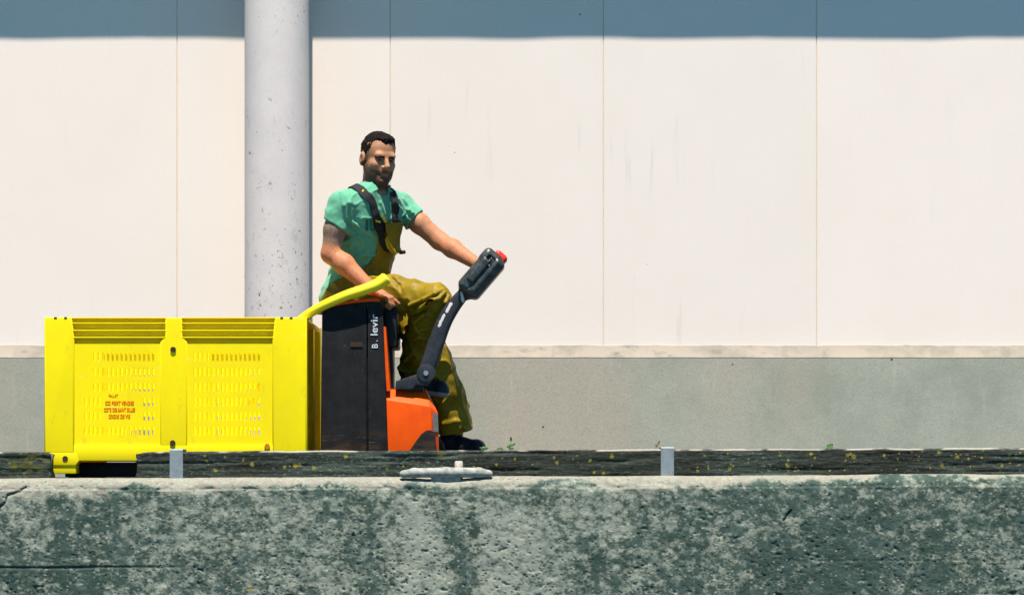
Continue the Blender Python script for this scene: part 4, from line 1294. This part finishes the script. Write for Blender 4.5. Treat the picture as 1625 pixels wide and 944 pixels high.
lim = lim + (vn(uu * 150, vv_ * 150, ww * 50, 7) - .5) * .020
hr.F = np.maximum(hr.F, (lim - ww) * .7)
hr.F += ((vn(uu * 90, vv_ * 160, ww * 90, 17) - .5) * .0025 + (vn(uu * 190, vv_ * 260, ww * 150, 19) - .5) * .0070).astype(np.float32)
me, V = hr.mesh('hair', 1)
link('hair', me, M['hair'], man)
for s_ in (-1, 1):
    bp = spline([H(.0895, s_ * .010, .0105), H(.090, s_ * .023, .0135), H(.083, s_ * .037, .0135), H(.073, s_ * .047, .009)], 5)
    bp = [body.snap(q, -.0005) for q in bp]
    me = sweep(bp, [(.0036, .0050)] * len(bp), 8, 1.0, tuple(HR[:, 2]))
    link('eyebrow', me, M['hair'], man)

# t-shirt
sh = Field([P(500, 0, .5)[0], .12, P(0, 490, .5)[2]], [P(675, 0, .5)[0], .80, P(0, 275, .5)[2]], VOX)
sh.put(lambda x, y, z: torso_d(x, y, z, .004), tlo, thi, .02)
sh.cone(P(592, 309, .38), SHR + [.008, .004, .004], .058, .062, .03)
sh.cone(P(592, 309, .38), SHL + [-.002, 0, .002], .056, .060, .03)
eR = SHR + (ELR - SHR) * .46 + np.array([-.002, -.004, 0]); eL = SHL + (ELL - SHL) * .40
sh.cone(SHR, eR, .0615, .0625, .025)
sh.cone(SHL, eL, .0585, .0590, .025)
def cut_end(F_, c, d, r):           # trim everything past a plane near c
    d = d / np.linalg.norm(d)
    def fn(x, y, z):
        s_ = (x - c[0]) * d[0] + (y - c[1]) * d[1] + (z - c[2]) * d[2]
        rad = np.sqrt((x - c[0]) ** 2 + (y - c[1]) ** 2 + (z - c[2]) ** 2) - r
        return np.maximum(-s_, rad)
    F_.put(fn, c - r, c + r, .006, 'cut', .0)
dR = (ELR - SHR) / np.linalg.norm(ELR - SHR) + np.array([-.42, 0, .05]); dL = (ELL - SHL) / np.linalg.norm(ELL - SHL)
s3 = sh.pts((slice(None),) * 3)
X3, Y3, Z3 = s3
# wrinkles: long soft folds drawn towards the armpits and the waist
wr = (fbm(X3 * 9 + Z3 * 7, Y3 * 9, Z3 * 16 - X3 * 10, 201, 3) - .5) * .012 + (fbm(X3 * 26, Y3 * 26, Z3 * 34, 203, 2) - .5) * .005
rg = 1 - 2 * np.abs(fbm(X3 * 8 + Z3 * 6, Y3 * 9, Z3 * 12 - X3 * 9, 205, 2) - .5) * 2.2
wr = wr - .006 * np.clip(rg, 0, 1) ** 3 + .001
sh.F += wr.astype(np.float32)
cut_end(sh, eR - dR * .004, dR, .088); cut_end(sh, eL, dL, .085)
sh.cone(SHR + (eR - SHR) * .45, eR + (eR - SHR) * .5, .0520, .0560, .004, 'cut')
sh.cone(SHL + (eL - SHL) * .55, eL + (eL - SHL) * .5, .049, .053, .004, 'cut')
sh.cone(P(596, 299, .365), P(598, 262, .355), .064, .072, .006, 'cut')
sh.ell(P(601, 305, .335), (.042, .045, .022), None, .006, 'cut')
# drawn folds
def ridge(F_, pts, r, k=.012, off=0.0, mode='add'):
    q = []
    for p in pts:
        hit = F_.front(p[0], p[1])
        if hit is not None: q.append(hit + np.array([0, off, 0]))
    if len(q) > 1: F_.chain(q, [r] * len(q), k, mode)
for pts in ([(563, 408), (580, 404), (594, 405)], [(561, 436), (568, 432)], [(568, 421), (584, 416)], [(556, 345), (562, 368), (559, 392)], [(640, 349), (655, 338)], [(636, 344), (650, 332)]):
    ridge(sh, pts, .0075, .010, -.004)
for pts in ([(558, 352), (572, 362), (590, 371)], [(560, 362), (574, 380), (584, 398)], [(548, 302), (555, 322), (557, 342)], [(541, 306), (546, 326), (549, 346)], [(548, 432), (562, 416), (576, 402)], [(530, 448), (540, 434), (552, 420)], [(627, 322), (640, 336), (646, 347)], [(640, 316), (650, 328), (656, 338)], [(604, 322), (611, 340)]):
    ridge(sh, pts, .0070, .009, -.004)
for pts in ([(556, 358), (570, 371), (588, 381)], [(553, 438), (568, 422), (580, 410)], [(632, 320), (643, 333), (650, 344)]):
    ridge(sh, pts, .0070, .009, -.003, 'cut')
me, V = sh.mesh('tshirt', 2)
link('tshirt', me, M['shirt'], man)

# overalls
ov = Field([P(500, 0, .5)[0], .15, P(0, 700, .5)[2]], [P(770, 0, .6)[0], .82, P(0, 335, .5)[2]], VOX)
s3 = ov.pts((slice(None),) * 3); X3, Y3, Z3 = s3
poly = [(600.5, 353), (640, 352), (652, 420), (640, 520), (500, 520), (508, 472), (528, 450), (552, 440), (570, 432), (586, 420), (596, 404), (600, 385)]
PXg = 812.5 + X3 * FPX / (DCAM + TC - .1); PYg = HOR - (Z3 - CZ) * FPX / (DCAM + TC - .1)
PXg, PYg = np.broadcast_arrays(PXg[:, :1, :], PYg[:, :1, :])
def poly_sdf(px, py, pts):
    d = np.full(px.shape, 1e9); ins = np.zeros(px.shape, bool)
    n = len(pts)
    for i in range(n):
        (x0, y0), (x1, y1) = pts[i], pts[(i + 1) % n]
        vx, vy = x1 - x0, y1 - y0
        t = np.clip(((px - x0) * vx + (py - y0) * vy) / (vx * vx + vy * vy), 0, 1)
        d = np.minimum(d, np.hypot(px - x0 - t * vx, py - y0 - t * vy))
        c_ = ((y0 > py) != (y1 > py))
        ins ^= c_ & (px < (x1 - x0) * (py - y0) / (y1 - y0 + 1e-12) + x0)
    return np.where(ins, -d, d)
ps = (poly_sdf(PXg, PYg, poly) * L(1, TC)).astype(np.float32)
lz = ov.sl([tlo[0], tlo[1], P(0, 500, .5)[2]], [thi[0], thi[1], P(0, 345, .5)[2]])
rg = 1 - 2 * np.abs(fbm(X3 * 6 - Z3 * 5, Y3 * 7, Z3 * 8 + X3 * 6, 305, 2) - .5) * 2.2
wr = (fbm(X3 * 8 - Z3 * 5, Y3 * 10, Z3 * 11 + X3 * 6, 301, 3) - .5) * .020 + (fbm(X3 * 24, Y3 * 24, Z3 * 12, 303, 2) - .5) * .003 - .011 * np.clip(rg, 0, 1) ** 2 + .004
td = torso_d(*ov.pts(lz), .014).astype(np.float32) + np.broadcast_to(wr, ov.F.shape)[lz].astype(np.float32) * .45
ov.F[lz] = np.minimum(ov.F[lz], np.maximum(td, np.broadcast_to(ps, ov.F.shape)[lz]))
ov.cone(P(556, 472, .44), P(566, 470, .56), .095, .095, .03)
ov.chain([HIR, P(625, 467, .355), KNR], [.088, .083, .074], .03)
ov.chain([KNR, P(680, 505, .335), P(668, 550, .45), P(659, 598, .57)], [.074, .088, .086, .082], .03)
ov.chain([HIL, KNL], [.088, .080], .03)
ov.chain([KNL, P(690, 570, .61), P(708, 625, .67), P(722, 690, .73)], [.078, .076, .082, .100], .03)
lowz = sstep(P(0, 425, .5)[2], P(0, 445, .5)[2], Z3)
ov.F += (wr * lowz).astype(np.float32)
# hems cut square and hollow
dh = P(726, 690, .73) - P(708, 625, .67)
hc = P(723, 681, .722)
cut_end(ov, hc, dh / np.linalg.norm(dh) + np.array([-.12, 0, 0]), .125)
ov.cone(hc - dh * .5, hc + dh * .6, .062, .090, .004, 'cut')
dn_ = ANR - P(668, 550, .45)
cut_end(ov, P(658, 594, .562), dn_, .11)
ov.cone(P(661, 578, .525), P(655, 615, .60), .062, .072, .004, 'cut')
# seat contact with the battery lid
zseat = P(0, 473, TY)[2]
def seatbox(x, y, z):
    return np.maximum(np.maximum(z - zseat, x - P(606, 0, .4)[0]), .0 * y - 1)
# folds radiating from the bent knee and along the shin
for pts in ([(650, 485), (672, 475), (690, 466), (704, 459)], [(659, 490), (676, 484), (684, 477)], [(680, 478), (696, 474), (706, 464)], [(649, 500), (664, 494), (676, 483)], [(645, 519), (658, 512), (672, 500)],
            [(633, 584), (643, 572), (656, 557)], [(634, 585), (646, 590), (660, 588), (668, 583)], [(655, 540), (664, 536), (678, 538)], [(668, 524), (684, 520)], [(707, 480), (712, 470)]):
    ridge(ov, pts, .010, .007, -.012)
for pts in ([(655, 491), (678, 476)], [(655, 506), (676, 492)], [(640, 582), (655, 568)], [(620, 440), (633, 452), (636, 462)]):
    ridge(ov, pts, .0075, .010, -.003, 'cut')
for pts in ([(572, 435), (590, 434), (606, 437)], [(575, 441), (592, 440), (604, 442)]):
    ridge(ov, pts, .006, .010, -.001)
for pts in ([(706, 550), (716, 585), (724, 612)], [(704, 672), (722, 668), (742, 668)]):
    ridge(ov, pts, .008, .014, 0.0)
me, V = ov.mesh('overalls', 2)
ovo = link('overalls', me, M['oilskin'], man)

# ribbons that lie on the clothes
def ribbon(F_, path, width, thick, off, name, mat, parent):
    ctr = [F_.snap(p, off) for p in spline(path, 6)]
    ctr = [np.mean(ctr[max(i - 1, 0):i + 2], 0) for i in range(len(ctr))]
    V, Fq = [], []
    nW = 5
    for i, c in enumerate(ctr):
        t = ctr[min(i + 1, len(ctr) - 1)] - ctr[max(i - 1, 0)]; t /= np.linalg.norm(t)
        nrm = F_.grad(c); nrm = nrm - t * nrm.dot(t); nrm /= np.linalg.norm(nrm)
        sd = np.cross(t, nrm)
        for lay in (0, 1):
            for k in range(nW):
                q = c + sd * width * (k / (nW - 1) - .5)
                q = F_.snap(q, off, 6)
                V.append(q + nrm * thick * lay)
    m = 2 * nW
    for i in range(len(ctr) - 1):
        a_, b_ = i * m, (i + 1) * m
        for k in range(nW - 1):
            Fq.append((a_ + nW + k, a_ + nW + k + 1, b_ + nW + k + 1, b_ + nW + k))
            Fq.append((a_ + k, b_ + k, b_ + k + 1, a_ + k + 1))
        Fq.append((a_, a_ + nW, b_ + nW, b_)); Fq.append((a_ + nW - 1, b_ + nW - 1, b_ + m - 1, a_ + m - 1))
    e_ = (len(ctr) - 1) * m
    for k in range(nW - 1):
        Fq.append((k, k + 1, nW + k + 1, nW + k)); Fq.append((e_ + k, e_ + nW + k, e_ + nW + k + 1, e_ + k + 1))
    me = bpy.data.meshes.new(name); me.from_pydata([tuple(v) for v in V], [], Fq)
    bm = bmesh.new(); bm.from_mesh(me); bmesh.ops.recalc_face_normals(bm, faces=bm.faces); bm.to_mesh(me); bm.free()
    me.polygons.foreach_set('use_smooth', [True] * len(me.polygons)); me.set_sharp_from_angle(angle=.8)
    return link(name, me, mat, parent)
near = [P(588, 400, .60), P(570, 340, .48), P(557, 300, .38), P(558, 294, .33), P(567, 299, .28), P(579, 312, .27), P(589, 328, .28), P(597, 345, .29), P(603, 365, .31)]
far_ = [P(610, 380, .62), P(614, 330, .52), P(612, 300, .45), P(616, 299, .40), P(623, 311, .36), P(629, 328, .35), P(631, 342, .35), P(629, 356, .36)]
ribbon(sh, near, .040, .005, .004, 'strap', M['strap'], man)
ribbon(sh, far_, .040, .005, .004, 'strap', M['strap'], man)
# buckles, bib flap and strap end
def onto(px, py, off=.004, F_=None):
    p = (F_ or ov).front(px, py)
    if p is None: p = sh.front(px, py)
    if p is None: p = P(px, py, .38)
    return p + np.array([0, -off, 0])
def patch(name, pts, mat, parent, off=.006, thick=.006):
    c = [onto(x, y, off) for x, y in pts]
    V = c + [p + np.array([0, -thick, 0]) for p in c]
    n = len(c)
    F = [tuple(range(n)), tuple(range(2 * n - 1, n - 1, -1))] + [(i, (i + 1) % n, n + (i + 1) % n, n + i) for i in range(n)]
    me = bpy.data.meshes.new(name); me.from_pydata([tuple(v) for v in V], [], F)
    bm = bmesh.new(); bm.from_mesh(me); bmesh.ops.triangulate(bm, faces=[f for f in bm.faces if len(f.verts) > 4]); bmesh.ops.recalc_face_normals(bm, faces=bm.faces); bm.to_mesh(me); bm.free()
    return link(name, me, mat, parent)
patch('buckle', [(592, 346), (604, 344), (612, 356), (612, 370), (600, 372), (594, 362)], M['black'], man, .012, .012)
patch('buckle_clip', [(605, 345), (610, 342), (614, 352), (609, 350)], M['yellowbit'], man, .022, .006)
patch('buckle_clip', [(596, 350), (605, 352), (604, 355), (597, 353)], M['yellowbit'], man, .026, .004)
patch('buckle', [(622, 350), (636, 350), (638, 362), (624, 364)], M['black'], man, .010, .012)
patch('strap_end', [(600, 372), (609, 370), (613, 385), (618, 402), (609, 398), (603, 386)], M['strap'], man, .010, .006)
patch('strap_tail', [(613, 362), (618, 366), (622, 382), (629, 398), (630, 405), (624, 404), (615, 395), (611, 381), (615, 374)], M['yellowbit'], man, .014, .008)
rowsf = [((611, 354), (638, 353), .045), ((613, 367), (637, 366), .028), ((617, 381), (635, 380), .005), ((622, 394), (635, 392), -.015), ((628, 403), (639, 400), -.028)]
V, F = [], []
base_ = [onto(x, y, .0) for x, y in ((614, 357), (622, 357), (629, 358), (634, 359))]
for lay in (0, 1):
    for (l_, r_, off) in rowsf:
        for k in range(4):
            px, py = l_[0] + (r_[0] - l_[0]) * k / 3, l_[1] + (r_[1] - l_[1]) * k / 3
            V.append(P(px, py, base_[k][1] - off * (1 + .15 * math.sin(k * 2.1 + py * .2))) + np.array([0, .005 * lay, 0]))
for i in range(4):
    for k in range(3):
        q = i * 4 + k
        F.append((q, q + 1, q + 5, q + 4)); F.append((20 + q, 20 + q + 4, 20 + q + 5, 20 + q + 1))
edge_ = [0, 1, 2, 3, 7, 11, 15, 19, 18, 17, 16, 12, 8, 4]
for a_, b_ in zip(edge_, edge_[1:] + edge_[:1]): F.append((a_, 20 + a_, 20 + b_, b_))
me = bpy.data.meshes.new('bib_flap'); me.from_pydata([tuple(v) for v in V], [], F)
bm = bmesh.new(); bm.from_mesh(me); bmesh.ops.recalc_face_normals(bm, faces=bm.faces); bm.to_mesh(me); bm.free()
me.polygons.foreach_set('use_smooth', [True] * len(me.polygons)); me.set_sharp_from_angle(angle=.9)
link('bib_flap', me, M['oilskin'], man)
mb = MB(); p_ = onto(637, 401, .0); p_ = np.array(V[18]) * .5 + np.array(V[19]) * .5 + np.array([.004, -.006, 0])
mb.cyl(p_, (1, -.2, .1), .009, .03, 14, bev=.003); mb.build('toggle', M['strap'], man, True)
# shirt print
for ch, xa, xb in (('I', 581, 584.5), ('L', 587.5, 594.5)):
    me, Vt = text_mesh(ch, 1.0, .0)
    lo, hi = Vt.min(0), Vt.max(0)
    W = []
    for v in Vt:
        uu_, vv2 = (v[0] - lo[0]) / (hi[0] - lo[0]), (v[1] - lo[1]) / (hi[1] - lo[1])
        q = (xa + uu_ * (xb - xa), 366 - vv2 * 17)
        p = sh.front(*q)
        if p is None: p = P(*q, .33)
        W.append(p + np.array([0, -.003 - (.0015 if v[2] > 0 else 0), 0]))
    me.vertices.foreach_set('co', np.array(W, np.float32).ravel()); me.update()
    link('letter', me, M['darkprint'], man)
# yellow print on the near strap
patch('strap_label', [(569, 298), (572, 296.5), (578, 303), (575.5, 305)], M['yellowbit'], man, .011, .003)

# shoes
def shoe(ank, heel, toe, solemat, lab):
    ax_ = np.array(toe) - np.array(heel); ln2 = np.linalg.norm(ax_); ax_ /= ln2
    sd = np.cross(ax_, [0, 0, 1.]); sd /= np.linalg.norm(sd); up = np.cross(sd, ax_)
    f = Field(np.minimum(heel, toe) - .09, np.maximum(np.maximum(heel, toe), ank) + .09, .0035)
    h_ = np.array(heel)
    f.chain([h_ + ax_ * .035 + up * .045, h_ + ax_ * .13 + up * .042, h_ + ax_ * .20 + up * .034, h_ + ax_ * (ln2 - .035) + up * .028], [.036, .040, .038, .028], .02)
    f.chain([h_ + ax_ * .045 + up * .07, ank], [.038, .040], .03)
    f.cone(h_ + ax_ * .20 + up * .034 + sd * .014, h_ + ax_ * (ln2 - .06) + up * .028 + sd * .012, .03, .025, .02)
    q = f.pts((slice(None),) * 3)
    hgt = (q[0] - h_[0]) * up[0] + (q[1] - h_[1]) * up[1] + (q[2] - h_[2]) * up[2]
    f2 = Field(np.minimum(heel, toe) - .09, np.maximum(np.maximum(heel, toe), ank) + .09, .0035)
    base = f.F.copy()
    f.F = np.maximum(base, .020 - hgt).astype(np.float32)
    f2.F = np.maximum(np.maximum(base - .004, hgt - .023), -hgt + .001).astype(np.float32)
    me, _ = f.mesh('shoe', 2)
    o = link('shoe', me, M['shoe'], man)
    if lab: o['label'] = lab
    me, _ = f2.mesh('sole', 1)
    link('sole', me, solemat, o)
    # laces
    for t_ in (.10, .125, .15):
        c = h_ + ax_ * t_ + up * (.083 - (t_ - .10) * .22)
        me = sweep([c - sd * .018 - up * .006, c + up * .002, c + sd * .018 - up * .006], [.003] * 3, 6)
        link('lace', me, M['sole'], o)
shoe(ANL + [-.004, 0, .01], P(694, 721, .735), P(768, 722, .67), M['sole'], 'navy shoe with a pale sole')
shoe(ANR + [0, .0, 0.0], P(634, 622, .555), P(706, 631, .50), M['greysole'], 'navy shoe with a grey sole')
